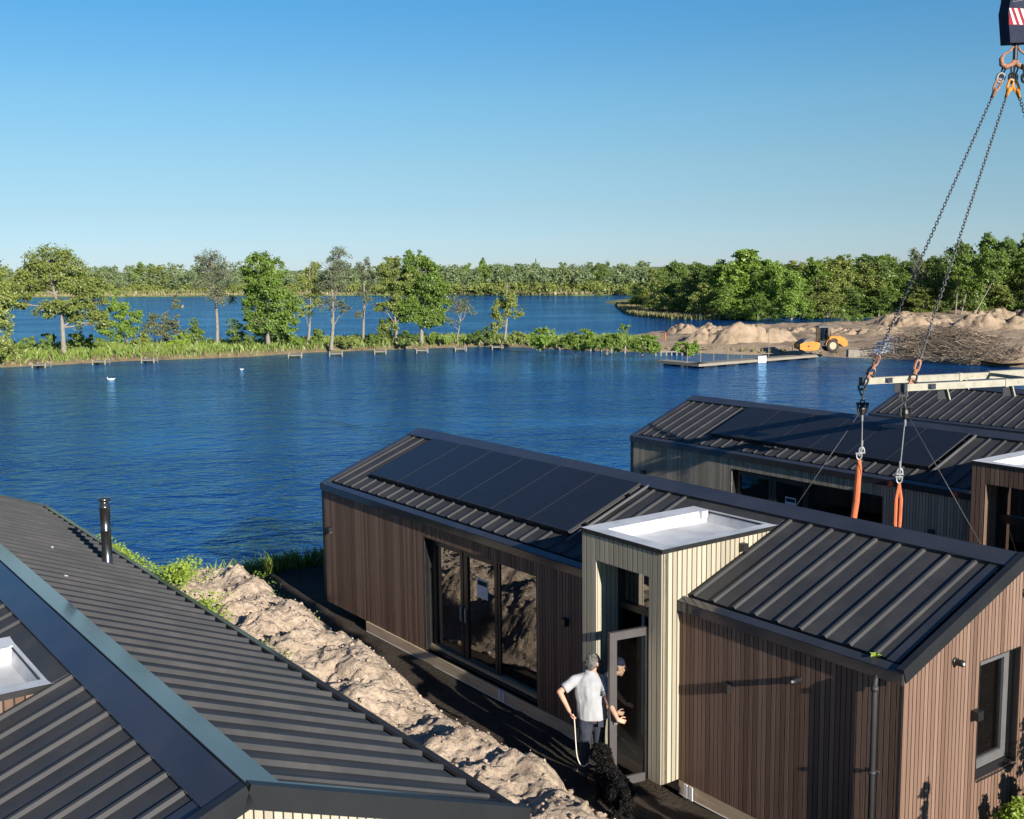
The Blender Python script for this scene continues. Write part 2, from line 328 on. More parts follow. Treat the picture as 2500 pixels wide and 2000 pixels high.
# ------------------------------------------------------------------ houses
WD = 5.04; HW = 2.52; RISE = 0.957; TH = math.atan2(RISE, HW); CT, ST = math.cos(TH), math.sin(TH); SLEN = HW / CT
ZW = -2.69            # underside of the walls below the eave
def roof_top(y): return RISE * (1 - abs(y - HW) / HW) - .06
def cuts(a, b, ops):
    e = sorted({a, b} | {t for o in ops for t in (o[0], o[1]) if a < t < b}); return list(zip(e[:-1], e[1:]))
def zint(tm, z0, z1, ops):
    iv = [(z0, z1)]
    for (a, b, c, d) in ops:
        if a <= tm <= b:
            nv = []
            for (p, q) in iv:
                if d <= p or c >= q: nv.append((p, q)); continue
                if c > p: nv.append((p, c))
                if d < q: nv.append((d, q))
            iv = nv
    return iv
def cladding(mb, P, t0, t1, z0, ztop, ops=(), pitch=.078, gap=.014, th=.022, back=True):
    """vertical battens of their own on a dark backing; P(t, n, z) maps wall coordinates to space"""
    k = max(1, round((t1 - t0) / pitch)); pw = (t1 - t0) / k
    for i in range(k):
        a, b = t0 + i * pw + gap/2, t0 + (i+1) * pw - gap/2
        for (x, y) in cuts(a, b, ops):
            if y - x < .004: continue
            mt = (x + y) / 2
            for (p, q) in zint(mt, z0, max(ztop(x), ztop(y)) if not ops else min(ztop(x), ztop(y)), ops):
                qa, qb = (ztop(x), ztop(y)) if q >= min(ztop(x), ztop(y)) - 1e-6 else (q, q)
                mb.add([P(x,0,p),P(y,0,p),P(y,th,p),P(x,th,p),P(x,0,qa),P(y,0,qb),P(y,th,qb),P(x,th,qa)],
                       [(3,2,6,7),(2,1,5,6),(0,3,7,4),(4,7,6,5),(3,0,1,2)], 0)
    if back:
        brk = sorted({t0, t1} | {t for o in ops for t in (o[0], o[1]) if t0 < t < t1} | ({HW} if t0 < HW < t1 and ztop(HW) > ztop(t0) + .3 else set()))
        for x, y in zip(brk[:-1], brk[1:]):
            for (p, q) in zint((x+y)/2, z0, 99, ops):
                qa, qb = (ztop(x), ztop(y)) if q > 50 else (q, q)
                mb.add([P(x,-.002,p),P(y,-.002,p),P(y,-.002,qb),P(x,-.002,qa),P(x,-.08,p),P(y,-.08,p),P(y,-.08,qb),P(x,-.08,qa)],
                       [(0,1,2,3),(7,6,5,4),(0,3,7,4),(1,5,6,2),(3,2,6,7),(0,4,5,1)], 1)
def RP(u, s, h, side):
    y, z = s * CT - h * ST, s * ST + h * CT
    return (u, y, z) if side == 0 else (u, WD - y, z)
def roof_sheet(mb, u0, u1, side, s0, s1, first, pitch=.383, rh=.044):
    prof = [(u0, 0.0)]; c = first
    while c < u1 - .06:
        if c > u0 + .06:
            for du, h in ((-.042, 0), (-.020, rh), (.020, rh), (.042, 0)): prof.append((c + du, h))
        c += pitch
    prof.append((u1, 0.0)); n = len(prof); vs = []
    for s in (s0, s1): vs += [RP(u, s, .012 + h, side) for u, h in prof]
    f = [(i, i+1, n+i+1, n+i) for i in range(n-1)]
    if side: f = [q[::-1] for q in f]
    mb.add(vs, f)
    # closed rib ends at the eave, and a deck below the sheet
    vs = [RP(u, s0, .012 + h, side) for u, h in prof] + [RP(u, s0, -.03, side) for u, h in prof]
    f = [(n+i, n+i+1, i+1, i) for i in range(n-1)]; mb.add(vs, f if not side else [q[::-1] for q in f])
def slab(mb, u0, u1, s0, s1, h0, h1, side, mi=0):
    mb.hexa([RP(u0,s0,h0,side),RP(u1,s0,h0,side),RP(u1,s1,h0,side),RP(u0,s1,h0,side),RP(u0,s0,h1,side),RP(u1,s0,h1,side),RP(u1,s1,h1,side),RP(u0,s1,h1,side)] if side == 0 else
            [RP(u0,s1,h0,side),RP(u1,s1,h0,side),RP(u1,s0,h0,side),RP(u0,s0,h0,side),RP(u0,s1,h1,side),RP(u1,s1,h1,side),RP(u1,s0,h1,side),RP(u0,s0,h1,side)], mi)
def framed(mb_f, panes, P, t0, t1, z0, z1, n, parts, fw=.06, dep=.06):
    """window frame between vertical parts; panes collects glass quads; P(t,n,z)"""
    def bar(a, b, c, d, n0=None, n1=None):
        n0 = n if n0 is None else n0; n1 = n - dep if n1 is None else n1
        q = [P(a,n0,c),P(b,n0,c),P(b,n1,c),P(a,n1,c),P(a,n0,d),P(b,n0,d),P(b,n1,d),P(a,n1,d)]
        mb_f.hexa(q)
    bar(t0, t1, z1 - fw, z1); bar(t0, t1, z0, z0 + fw)
    e = [t0] + list(parts) + [t1]
    for i, x in enumerate(e):
        a = x if i == 0 else (x - fw if i == len(e) - 1 else x - fw/2)
        bar(a, a + fw, z0 + fw, z1 - fw)
def pane_obj(parent, P, t0, t1, z0, z1, n, dz, th=.012, mat='glass'):
    q = MB(); q.hexa([P(t0,n,z0),P(t1,n,z0),P(t1,n-th,z0),P(t0,n-th,z0),P(t0,n,z1),P(t1,n,z1),P(t1,n-th,z1),P(t0,n-th,z1)])
    return q.build('pane', M[mat], parent, dz=dz)
def house(o, u0, u1, wall, porch, label, zg, front_win, pu=9.52, panels=None, lamps=(), gable_win=False, downpipe=False, plank=None, detail=True, porch_door='open', flue=None, first_rib=None, group=None):
    """front wall at y=0 facing -y, eave at z=0 (local), built along x from u0 to u1"""
    DZ = -zg                                    # local z of the eave above the house base
    root = empty('chalet', (o.x, o.y, o.z + zg), YAW, label, 'house', group)
    B = lambda mb, name, mat, parent=root, **k: mb.build(name, mat, parent, dz=DZ, **k)
    pv, pw, ph = .35, 1.72, .80                 # porch projection, width, height above the eave
    pe = pu + pw
    fr = lambda t, n, z: (t, -n, z); bk = lambda t, n, z: (t, WD + n, z)
    ge = lambda t, n, z: (u1 + n, t, z); gs = lambda t, n, z: (u0 - n, t, z)
    ops = [w[:4] for w in front_win]
    mb = MB(); flat = lambda t: -.05
    if detail or True:
        cladding(mb, fr, u0, pu, ZW, flat, ops); cladding(mb, fr, pe, u1, ZW, flat)
    gw = [(1.57, 2.50, -1.78, -.21)] if gable_win else []
    cladding(mb, ge, 0, WD, ZW, roof_top, gw)
    cladding(mb, gs, 0, WD, ZW, roof_top, pitch=.15); cladding(mb, bk, u0, u1, ZW, flat, pitch=.15)
    # corner boards
    for (x, y, s) in ((u0, 0, -1), (u1, 0, 1)):
        mb.box(x - .03 if s < 0 else x - .002, x + .002 if s < 0 else x + .026, -.026, .0, ZW, -.06, 0)
    mb.box(u0 + .05, u1 - .05, .05, WD - .05, ZW + .002, ZW + .06, 1)
    ct = MB(); ct.box(u0 - .035, u0 + .085, -.030, -.0235, ZW - .01, -.06); ct.box(u0 - .035, u0 - .03, -.0235, .1, ZW - .01, -.06)
    B(mb, 'wall', [M[wall], M['batten']])
    B(ct, 'corner_trim', M['black'])
    # floor inside, and a dark lining behind the openings
    fl = MB(); fl.box(u0 + .1, u1 - .1, .09, WD - .1, ZW + .07, ZW + .13); B(fl, 'floor', M['floor_in'])
    li = MB(); li.box(u0 + .2, u1 - .2, 2.6, 2.66, ZW + .14, -.02); li.box(u1 - 3.2, u1 - 3.14, .1, 2.59, ZW + .14, -.02); B(li, 'partition', M['interior'])
    # roof
    rf = MB(); fr0 = u0 + .30 if first_rib is None else first_rib
    roof_sheet(rf, u0 + .12, pu - .02, 0, .15, SLEN - .2, fr0, rh=.030); roof_sheet(rf, pe + .02, u1 - .26, 0, .15, SLEN - .2, pe + .13, rh=.032)
    slab(rf, pu - .02, pe + .02, ph / ST - .12, SLEN - .2, .002, .02, 0)
    roof_sheet(rf, u0 + .12, u1 - .26, 1, .15, SLEN - .2, fr0 + .05)
    roof = B(rf, 'roof', M['roof'])
    rc = MB(); j = u1
    segs = []; 
    while j > u0: segs.append((max(u0, j - 3.05), j)); j -= 3.05
    for a, b in segs:
        for sd in (0, 1): slab(rc, a + .002, b - .003, SLEN - .31, SLEN + .012, .052, .068, sd)
        for sd in (0, 1): slab(rc, a + .002, b - .003, SLEN - .31, SLEN - .296, .012, .052, sd)
    B(rc, 'ridge_cap', M['trim'], roof)
    ev = MB()
    for sd, spans in ((0, ((u0 - .02, pu), (pe, u1 + .03))), (1, ((u0 - .02, u1 + .03),))):
        for a, b in spans:
            slab(ev, a, b, -.06, .075, .0, .034, sd); slab(ev, a, b, .075, .16, -.06, -.035, sd)
            y0, y1 = (-.075, -.045) if sd == 0 else (WD + .045, WD + .075)
            ev.box(a, b, y0, y1, -.13, .0); ev.box(a, b, min(y0, y1) + .004, max(y0, y1) - .004, -.132, -.13)
            ev.box(a, b, -.045 if sd == 0 else WD + .022, -.022 if sd == 0 else WD + .045, -.07, -.055)
    B(ev, 'eave_trim', M['trim'], roof)
    for sd in (0, 1):
        # near gable: flat flange, shadow groove, raised outer curb
        vt = MB(); slab(vt, u1 - .30, u1 - .14, .10, SLEN - .3, .022, .034, sd); slab(vt, u1 - .05, u1 + .045, -.05, SLEN + .01, -.10, .085, sd, 1); slab(vt, u1 - .14, u1 - .05, .05, SLEN - .3, -.01, .004, sd)
        B(vt, 'verge_trim', [M['trim'], M['verge']], roof)
        vt = MB(); slab(vt, u0 - .03, u0 + .13, -.05, SLEN + .01, -.10, .045, sd); B(vt, 'verge_trim', M['trim'], roof)
    # solar panels, each of its own
    if panels:
        pu0, npan, s0, s1 = panels
        for k in range(npan):
            q = MB(); a = pu0 + k * 1.135
            slab(q, a + .006, a + 1.129, s0, s1, .098, .132, 0, 0); slab(q, a + .014, a + 1.121, s0 + .012, s1 - .012, .132, .1335, 0, 1)
            B(q, 'solar_panel', [M['panel_frame'], M['solar']], roof)
        q = MB()
        for s in (s0 + .35, s1 - .35): slab(q, pu0 - .06, pu0 + npan * 1.135 + .12, s, s + .04, .055, .096, 0)
        slab(q, pu0 + .02, pu0 + npan * 1.135 - .02, s0 + .02, s0 + .035, .02, .097, 0)
        B(q, 'mounting_rail', M['black'], roof)
        q = MB(); slab(q, pu0 + npan * 1.135 + .10, pu0 + npan * 1.135 + .135, s0 - .15, s1 + .06, .05, .085, 0); B(q, 'cable_duct', M['frame_grey'], roof)
    # windows
    for w in front_win:
        a, b, c, d, parts, kind = w
        rv = MB(); dp = .2
        for q in ((a - .012, a, c, d), (b, b + .012, c, d)): rv.box(q[0], q[1], -.024, dp, q[2], q[3])
        rv.box(a, b, -.026, dp, d, d + .012); rv.box(a, b, -.026, dp, c - .012, c)
        fm = MB(); framed(fm, None, fr, a, b, c, d, -dp + .05, [p for p in parts], fw=.07, dep=.07)
        fo = B(fm, 'window', M['frame']); B(rv, 'frame', M['frame'], fo)
        e = [a] + list(parts) + [b]
        for i in range(len(e) - 1):
            sx0, sx1 = e[i] + (.07 if i == 0 else .035), e[i+1] - (.07 if i == len(e) - 2 else .035)
            sa_ = MB(); w_ = kind[i]
            if w_ > 0:
                P = fr; n0 = -dp + .062
                for (p, q, r_, s_) in ((sx0, sx1, d - .07 - w_, d - .07), (sx0, sx1, c + .07, c + .07 + w_), (sx0, sx0 + w_, c + .07 + w_, d - .07 - w_), (sx1 - w_, sx1, c + .07 + w_, d - .07 - w_)):
                    sa_.hexa([P(p,n0,r_),P(q,n0,r_),P(q,n0-.06,r_),P(p,n0-.06,r_),P(p,n0,s_),P(q,n0,s_),P(q,n0-.06,s_),P(p,n0-.06,s_)])
                B(sa_, 'sash', M['frame'], fo)
            pane_obj(fo, fr, sx0 + w_, sx1 - w_, c + .07 + w_, d - .07 - w_, -dp + .03, DZ)
            if w_ > .05:
                h_ = MB(); hx = sx1 - w_ / 2 if i == 0 else sx0 + w_ / 2; h_.box(hx - .014, hx + .014, dp - .062 - .045, dp - .062 - .02, (c+d)/2 - .30, (c+d)/2 - .02); h_.box(hx - .012, hx + .012, dp - .085, dp - .062, (c+d)/2 - .06, (c+d)/2 - .03); B(h_, 'handle', M['galv'], fo)
                if i == 1:
                    pm = MB(); cx = (sx0 + sx1) / 2 + .02; n_ = dp - .036; zt = d - .50
                    pm.box(cx - .17, cx + .17, n_ - .004, n_, zt - .36, zt, 0); pm.box(cx - .15, cx + .15, n_ - .006, n_ - .0045, zt - .12, zt - .03, 1)
                    for z_ in range(4): pm.box(cx - .14, cx + .12 - .05 * (z_ % 2), n_ - .006, n_ - .0045, zt - .17 - .04 * z_, zt - .155 - .04 * z_, 2)
                    B(pm, 'notice_sheet', [M['white_paint'], M['navy'], M['tarp']], fo)
    if gable_win:
        a, b, c, d = gw[0]; dp = .2
        rv = MB(); rv.box(u1 - dp, u1 + .024, a - .012, a, c, d); rv.box(u1 - dp, u1 + .024, b, b + .012, c, d); rv.box(u1 - dp, u1 + .024, a, b, d, d + .012)
        rv.hexa([(u1-dp,a,c-.02),(u1+.04,a,c-.02),(u1+.04,b,c-.02),(u1-dp,b,c-.02),(u1-dp,a,c+.03),(u1+.04,a,c-.008),(u1+.04,b,c-.008),(u1-dp,b,c+.03)])
        fm = MB(); framed(fm, None, ge, a, b, c + .03, d, -dp + .07, [], fw=.075, dep=.07)
        framed(fm, None, ge, a + .08, b - .08, c + .11, d - .08, -dp + .085, [], fw=.06, dep=.07)
        fo = B(fm, 'window', M['frame_grey']); B(rv, 'frame', M['frame'], fo); pane_obj(fo, ge, a + .14, b - .14, c + .17, d - .14, -dp + .05, DZ)
    # porch box with flat roof
    mb = MB(); oa, ob, oc = pu + .31, pe - .245, .35
    pf = lambda t, n, z: (t, -pv - n, z); ps = lambda t, n, z: (pe + n, t, z); pl = lambda t, n, z: (pu - n, t, z)
    tt = ph - .06; fz = ZW + .0
    cladding(mb, pf, pu - .022, pe + .022, fz, lambda t: tt, [(oa, ob, fz - .1, oc)], pitch=.105, gap=.019)
    ys = ph / (RISE / HW)
    def side_bottom(P):
        cladding(mb, P, -pv, .02, fz, lambda t: tt, pitch=.098, gap=.019)
        k = 21
        for i in range(k):
            a = .03 + (ys - .03) * i / k; b = .03 + (ys - .03) * (i + 1) / k - .019
            za, zb = max(a * ST / CT - .05, -.1), max(b * ST / CT - .05, -.1)
            if za > tt - .03: continue
            mb.add([P(a,0,za),P(b,0,zb),P(b,.022,zb),P(a,.022,za),P(a,0,tt),P(b,0,tt),P(b,.022,tt),P(a,.022,tt)], [(3,2,6,7),(2,1,5,6),(0,3,7,4),(4,7,6,5)], 0)
        mb.add([P(0.02,-.002,-.1),P(ys,-.002,tt-.1),P(ys,-.002,tt),P(.02,-.002,tt)], [(0,1,2,3)], 1)
    side_bottom(ps); side_bottom(pl)
    # inside of the recess
    cladding(mb, lambda t, n, z: (oa + n - .022, t, z), -pv, .12, fz, lambda t: oc + .02, pitch=.098, gap=.019)
    cladding(mb, lambda t, n, z: (ob - n + .022, t, z), -pv, .12, fz, lambda t: oc + .02, pitch=.098, gap=.019)
    mb.box(oa, ob, -pv + .03, .12, oc, oc + .04, 1)
    mb.box(oa - .3, oa - .02, .12, .2, fz, tt - .3, 1); mb.box(ob + .02, ob + .22, .12, .2, fz, tt - .3, 1); mb.box(oa, ob, .13, .2, oc, tt - .3, 1)
    po = B(mb, 'porch', [M[porch], M['batten']])
    tr = MB(); x0, x1, y0, y1 = pu - .035, pe + .035, -pv - .035, ys + .02
    tr.box(x0, x1, y0, y0 + .03, ph - .065, ph - .004); tr.box(x0, x0 + .03, y0 + .03, y1, ph - .065, ph - .004); tr.box(x1 - .03, x1, y0 + .03, y1, ph - .065, ph - .004)
    B(tr, 'porch_trim', M['black'], po)
    ro = MB(); zt, zb = ph, ph - .17
    a0, a1, b0, b1 = x0 + .004, x1 - .004, y0 + .004, y1
    O = [(a0,b0,zt),(a1,b0,zt),(a1,b1,zt),(a0,b1,zt)]
    R1 = [(a0+.33,b0+.26,zt-.005),(a1-.20,b0+.26,zt-.005),(a1-.20,b1-.12,zt-.005),(a0+.33,b1-.12,zt-.005)]
    R2 = [(a0+.37,b0+.70,zb),(a1-.62,b0+.70,zb),(a1-.62,b1-.16,zb-.02),(a0+.37,b1-.16,zb-.02)]
    ro.add(O + R1 + R2, [(0,1,5,4),(1,2,6,5),(2,3,7,6),(3,0,4,7),(4,5,9,8),(5,6,10,9),(6,7,11,10),(7,4,8,11),(8,9,10,11)])
    ro.box(a0+.32, a0+.40, b1-.30, b1-.16, zb+.06, zt+.004)
    B(ro, 'porch_roof', M['membrane'], po)
    # door set in the recess: transom light above, open or closed leaf below
    dm = MB(); dv = .12; sill = ZW + .12; tz = -.40
    fd = lambda t, n, z: (t, dv - n, z)
    dm.box(oa, ob, dv - .05, dv + .02, oc - .06, oc); dm.box(oa, oa + .055, dv - .05, dv + .02, sill, oc - .06); dm.box(ob - .055, ob, dv - .05, dv + .02, sill, oc - .06)
    dm.box(oa + .055, ob - .055, dv - .05, dv + .02, tz - .05, tz + .05); 
    do = B(dm, 'door', M['frame'])
    pane_obj(do, fd, oa + .055, ob - .055, tz + .05, oc - .06, 0, DZ)
    ss = MB(); ss.box(oa, ob, -pv + .05, dv + .06, ZW - .06, sill); B(ss, 'sill', M['plank'], do)
    if porch_door == 'open':
        hx, hy, ex, ey = pe - .31, -.36, pe - .42, -.98   # leaf swung outwards
        d = Vector((ex - hx, ey - hy, 0)); LW = d.length; d.normalize(); nn = Vector((d.y, -d.x, 0)) * -1
        def LP(t, n, z): q = Vector((hx, hy, 0)) + d * t + nn * n; return (q.x, q.y, z)
        lf = MB(); z0, z1, sw = -2.72, -.40, .118
        for (a, b, c, e) in ((.03, LW, z1 - sw, z1), (.03, LW, z0, z0 + sw), (LW - sw, LW, z0 + sw, z1 - sw)):
            lf.hexa([LP(a,.03,c),LP(b,.03,c),LP(b,-.03,c),LP(a,-.03,c),LP(a,.03,e),LP(b,.03,e),LP(b,-.03,e),LP(a,-.03,e)])
        lo = B(lf, 'door_leaf', M['door_grey'], do)
        gp_ = MB(); gp_.hexa([LP(.03,.006,z0+sw),LP(LW-sw,.006,z0+sw),LP(LW-sw,-.006,z0+sw),LP(.03,-.006,z0+sw),LP(.03,.006,z1-sw),LP(LW-sw,.006,z1-sw),LP(LW-sw,-.006,z1-sw),LP(.03,-.006,z1-sw)])
        B(gp_, 'pane', M['door_glass'], do)
        hd = MB()
        for sgn in (1, -1):
            hd.hexa([LP(LW-.08,.03*sgn,-1.74),LP(LW-.055,.03*sgn,-1.74),LP(LW-.055,.075*sgn,-1.74),LP(LW-.08,.075*sgn,-1.74),LP(LW-.08,.03*sgn,-1.715),LP(LW-.055,.03*sgn,-1.715),LP(LW-.055,.075*sgn,-1.715),LP(LW-.08,.075*sgn,-1.715)])
            hd.hexa([LP(LW-.20,.055*sgn,-1.74),LP(LW-.05,.055*sgn,-1.74),LP(LW-.05,.075*sgn,-1.74),LP(LW-.20,.075*sgn,-1.74),LP(LW-.20,.055*sgn,-1.715),LP(LW-.05,.055*sgn,-1.715),LP(LW-.05,.075*sgn,-1.715),LP(LW-.20,.075*sgn,-1.715)])
        B(hd, 'handle', M['galv'], do)
        hg = MB(); hg.hexa([LP(0,.028,z0),LP(.029,.028,z0),LP(.029,-.028,z0),LP(0,-.028,z0),LP(0,.028,z1),LP(.029,.028,z1),LP(.029,-.028,z1),LP(0,-.028,z1)])
        for z_ in (-.52, -1.5, -2.55): hg.hexa([LP(-.07,.02,z_),LP(.0,.02,z_),LP(.0,-.02,z_),LP(-.07,-.02,z_),LP(-.07,.02,z_+.1),LP(.0,.02,z_+.1),LP(.0,-.02,z_+.1),LP(-.07,-.02,z_+.1)])
        hg.box(hx + .02, ob, -.36, -.33, -2.70, -.40)
        B(hg, 'hinge', M['black'], do)
        jb = MB(); jb.box(oa + .16, oa + .20, dv + .3, dv + .34, sill, tz - .05); B(jb, 'inner_post', M['white_paint'], do)
    else:
        pane_obj(do, fd, oa + .14, ob - .14, sill + .12, tz - .14, 0, DZ)
        lf = MB()
        framed(lf, None, fd, oa + .06, ob - .06, sill, tz - .05, .012, [], fw=.085, dep=.06); B(lf, 'door_leaf', M['frame'], do)
    # wall fittings
    for (t, z, k) in lamps:
        q = MB()
        if k == 'box': q.box(t - .06, t + .06, -.115, -.024, z - .07, z + .05, 0); q.box(t - .05, t + .05, -.105, -.03, z - .075, z - .071, 1); B(q, 'wall_lamp', [M['black'], M['white_metal']])
        elif k == 'spot': q.lathe([(.0,-.15),(.035,-.15),(.042,-.14),(.042,-.05),(.05,-.045),(.05,-.02)], 16, (t, 0, z), 0, 'y'); q.lathe([(.0,-.155),(.018,-.155),(.018,-.148)], 14, (t, 0, z), 1, 'y'); B(q, 'spotlight', [M['black'], M['white_metal']], smooth=False)
        elif k == 'gspot': q.lathe([(.05,.02),(.05,.045),(.042,.05),(.042,.14),(.035,.15),(0,.15)], 16, (u1, t, z), 0, 'x'); q.lathe([(.018,.148),(.018,.155),(0,.155)], 14, (u1, t, z), 1, 'x'); B(q, 'spotlight', [M['black'], M['white_metal']])
        elif k == 'gbox': q.box(u1 + .022, u1 + .125, t - .06, t + .06, z - .07, z + .05, 0); q.box(u1 + .03, u1 + .115, t - .05, t + .05, z - .075, z - .071, 1); B(q, 'wall_lamp', [M['black'], M['white_metal']])
        elif k == 'pbox': q.box(pe + .022, pe + .12, t - .05, t + .05, z - .06, z + .05, 0); B(q, 'wall_lamp', M['black'], po)
    if downpipe:
        t = u1 - .335; q = MB(); y = -.085
        q.tube([(t, -.05, -.10), (t, -.052, -.13), (t, -.075, -.17), (t, y, -.22), (t, y, ZW + .05)], .034, 12)
        q.lathe([(.046, -.24), (.046, -.30)], 12, (t, y, 0)); q.lathe([(.047, -1.30), (.047, -1.34)], 12, (t, y, 0)); q.box(t - .008, t + .008, y, -.02, -1.33, -1.31); q.box(t - .07, t + .07, -.03, -.023, -1.335, -1.305)
        B(q, 'downpipe', M['panel_frame'], smooth=True)
    if plank:
        a, b = plank; q = MB(); q.box(a, pu - .03, -.045, .07, ZW - .21, ZW - .002); q.box(pe + .03, b, -.02, .07, ZW - .21, ZW - .002); q.box(pu - .03, pe + .02, .02, .07, ZW - .21, ZW - .08)
        B(q, 'base_beam', M['plank'])
        q = MB(); q.box(a, pu - .03, -.05, -.03, ZW - .222, ZW - .2105); q.box(pe + .03, b, -.026, -.01, ZW - .222, ZW - .2105); B(q, 'base_strip', M['white_metal'])
        for t in (6.86, 11.50):
            q = MB(); q.box(t - .085, t - .02, -.062, -.0465, ZW - .205, ZW - .004); q.box(t + .02, t + .085, -.062, -.0465, ZW - .205, ZW - .004); B(q, 'bracket', M['white_metal'])
        q = MB(); q.box(a - .03, a - .004, .0, .07, ZW - .13, ZW - .004); B(q, 'bracket', M['white_metal'])
    if flue:
        x, y, z, hgt = flue; q = MB()
        q.lathe([(.10, -.06), (.10, .03), (.078, .05), (.078, hgt*.52), (.083, hgt*.525), (.083, hgt*.545), (.078, hgt*.55), (.078, hgt*.86), (.085, hgt*.865), (.085, hgt*.885), (.078, hgt*.89), (.078, hgt*.93), (.060, hgt*.935), (.060, hgt*.96), (.092, hgt*.965), (.092, hgt), (.0, hgt + .005)], 24, (x, y, z))
        B(q, 'flue_pipe', M['steel'], roof, smooth=True)
    return root
M['verge'] = noisy('verge', [(0.3, (.010,.011,.013)), (0.7, (.016,.017,.019))], 2, .45, spec=.35)
M['panel_frame'] = noisy('panel_frame', [(0.3, (.028,.029,.032)), (0.7, (.036,.037,.04))], 3, .5, spec=.3)
ZG = -2.92
hA = house(AO, 0.0, 14.935, 'slat_brown', 'slat_beige', 'brown timber chalet with a pale porch box, its glass door standing open', ZG,
      [(4.30, 7.87, ZW + .02, -.40, (5.43, 6.54), (.085, .085, 0.0))], panels=(1.26, 6, .60, 2.36), first_rib=.30,
      lamps=[(.38, -.97, 'box'), (8.68, -.96, 'box'), (12.22, -.99, 'box'), (13.42, -.53, 'spot'), (.99, -.07, 'gspot'), (1.46, -.85, 'gbox'), (2.52, .52, 'gspot'), (1.24, .60, 'pbox')],
      gable_win=True, downpipe=True, plank=(1.91, 14.8))
BO = Vector((3.5172, 32.4826, 3.4248)); CO = Vector((12.574, 38.989, 3.126)); DO_ = Vector((-9.612, 22.5598, 3.607))
hB = house(BO, 0.0, 16.45, 'slat_beige_glancing', 'slat_brown', 'beige chalet toned grey for glancing light, with a brown porch behind the middle chalet, beam shadows across its solar panels', -2.75,
      [(3.94, 8.62, ZW + .02, -.42, (5.20, 6.32, 7.66), (.085, .085, 0.0, 0.0))], pu=11.07, panels=(2.62, 6, .62, 2.34), lamps=[(.55, -.98, 'box'), (9.95, -1.0, 'box')], porch_door='closed', first_rib=.32)
hC = house(CO, 0.0, 16.45, 'slat_beige', 'slat_brown', 'farthest chalet, bare dark ribbed roof without solar panels rising under the white lifting beams', -2.6,
      [(3.94, 8.62, ZW + .02, -.42, (5.20, 6.32, 7.66), (.085, .085, 0.0, 0.0))], pu=11.07, porch_door='closed', first_rib=.30)
dorg = DO_ + Vector((WD * UY, -WD * UX, 0))        # its back eave is the one measured
hD = house(dorg, 0.0, 16.39, 'slat_beige', 'slat_brown', 'nearest chalet in the lower left corner, dark roof with a steel flue and pale gable', -2.9,
      [(3.94, 8.62, ZW + .02, -.42, (5.20, 6.32, 7.66), (.085, .085, 0.0, 0.0))], pu=10.97, porch_door='closed', first_rib=.30,
      flue=(6.17, WD - .55, .16, 1.10))
# a fresh leaf blown on to the eave of the middle chalet
lf = MB()
for i in range(5):
    a = i * 1.25; c, s = math.cos(a), math.sin(a); r = .075 + .02 * (i % 2)
    lf.add([(0, 0, .01), (r*.5*c - r*.35*s, r*.5*s + r*.35*c, .035), (r*c, r*s, .02 + .012 * (i % 3)), (r*.5*c + r*.35*s, r*.5*s - r*.35*c, .04)], [(0,1,2,3)])
lo = lf.build('leaf', M['leaf_lime'], loc=hw(14.50, .06, .06)); tag(lo, 'bright green leaf lying on the roof edge of the middle chalet', 'leaf')
# ------------------------------------------------------------------ water and land
def st(o): o['kind'] = 'structure'; return o
w = MB(); w.add([(-3000, -200, 0), (3000, -200, 0), (3000, 6000, 0), (-3000, 6000, 0)], [(0,1,2,3)])
st(w.build('lake_water', M['water']))
w = MB(); w.add([(-4000, -400, -3.0), (4000, -400, -3.0), (4000, 8000, -3.0), (-4000, 8000, -3.0)], [(0,1,2,3)])
st(w.build('ground', M['bank_soil']))
GZ = AO.z + ZG          # level of the building plot, about 0.7 m above the lake
def sm(a, b, x):
    t = min(1, max(0, (x - a) / (b - a))); return t * t * (3 - 2 * t)
def heap_h(u, v):
    """spoil heap between the two front chalets (height above the plot)"""
    toe = -.55 - .95 * sm(2, 12, u) + .16 * noise.noise((u * .9, 3.1, 0))
    back = -5.35
    if v > toe: p = 0
    else:
        a = sm(toe, toe - 1.25, v); b = sm(back - .25, back + 1.0, v); p = a * (.45 + .55 * b)
    e = sm(-3.5, -1.5, u) * (1 - .75 * sm(13.2, 15.5, u))
    big = .88 + .30 * noise.noise((u * .55, v * .5, 1.7)) + .22 * noise.noise((u * 1.3, v * 1.2, 5.2))
    big += .22 * math.exp(-((u + 2.6) ** 2 + (v + 1.7) ** 2) / 1.2)
    h = 1.05 * p * e * big
    q = p * e
    if q > .02:
        r = fbm(u * 1.5, v * 1.5, .4, 6, 2.1, .55)
        cliff = .055 * sm(0, .07, noise.noise((u * 1.2, v * 1.5, 31)) + .15 * noise.noise((u * 5, v * 5, 3))) + .04 * sm(0, .06, noise.noise((u * 2.8, v * 2.6, 32)) + .2 * noise.noise((u * 9, v * 9, 6)))
        lump = .12 * r + cliff - .05
        h += lump * min(1, q * 2.0) + (.03 * noise.noise((u * 7, v * 7, 2)) + .022 * noise.noise((u * 13, v * 13, 5)) + .012 * noise.noise((u * 23, v * 23, 8))) * min(1, q * 3)
    return max(h, 0)
def plot_z(u, v):
    z = .05 * fbm(u * .4, v * .4, 2, 3) + .02 * fbm(u * 2.2, v * 2.2, 7, 3)
    z += .24 * sm(-.45, -1.15, v) * sm(8.3, 10.2, u) * sm(-3.5, -2.2, v)       # the sand rises towards the heap where the men stand
    wob = .25 * fbm(u * .6, v * .7, 3, 3); bank = sm(0, 1.7, min(-3.5 - u, (v + 2.45) * 1.5) + wob); bank = max(bank, sm(-9.3, -11.0, u))
    return z - bank * 1.3
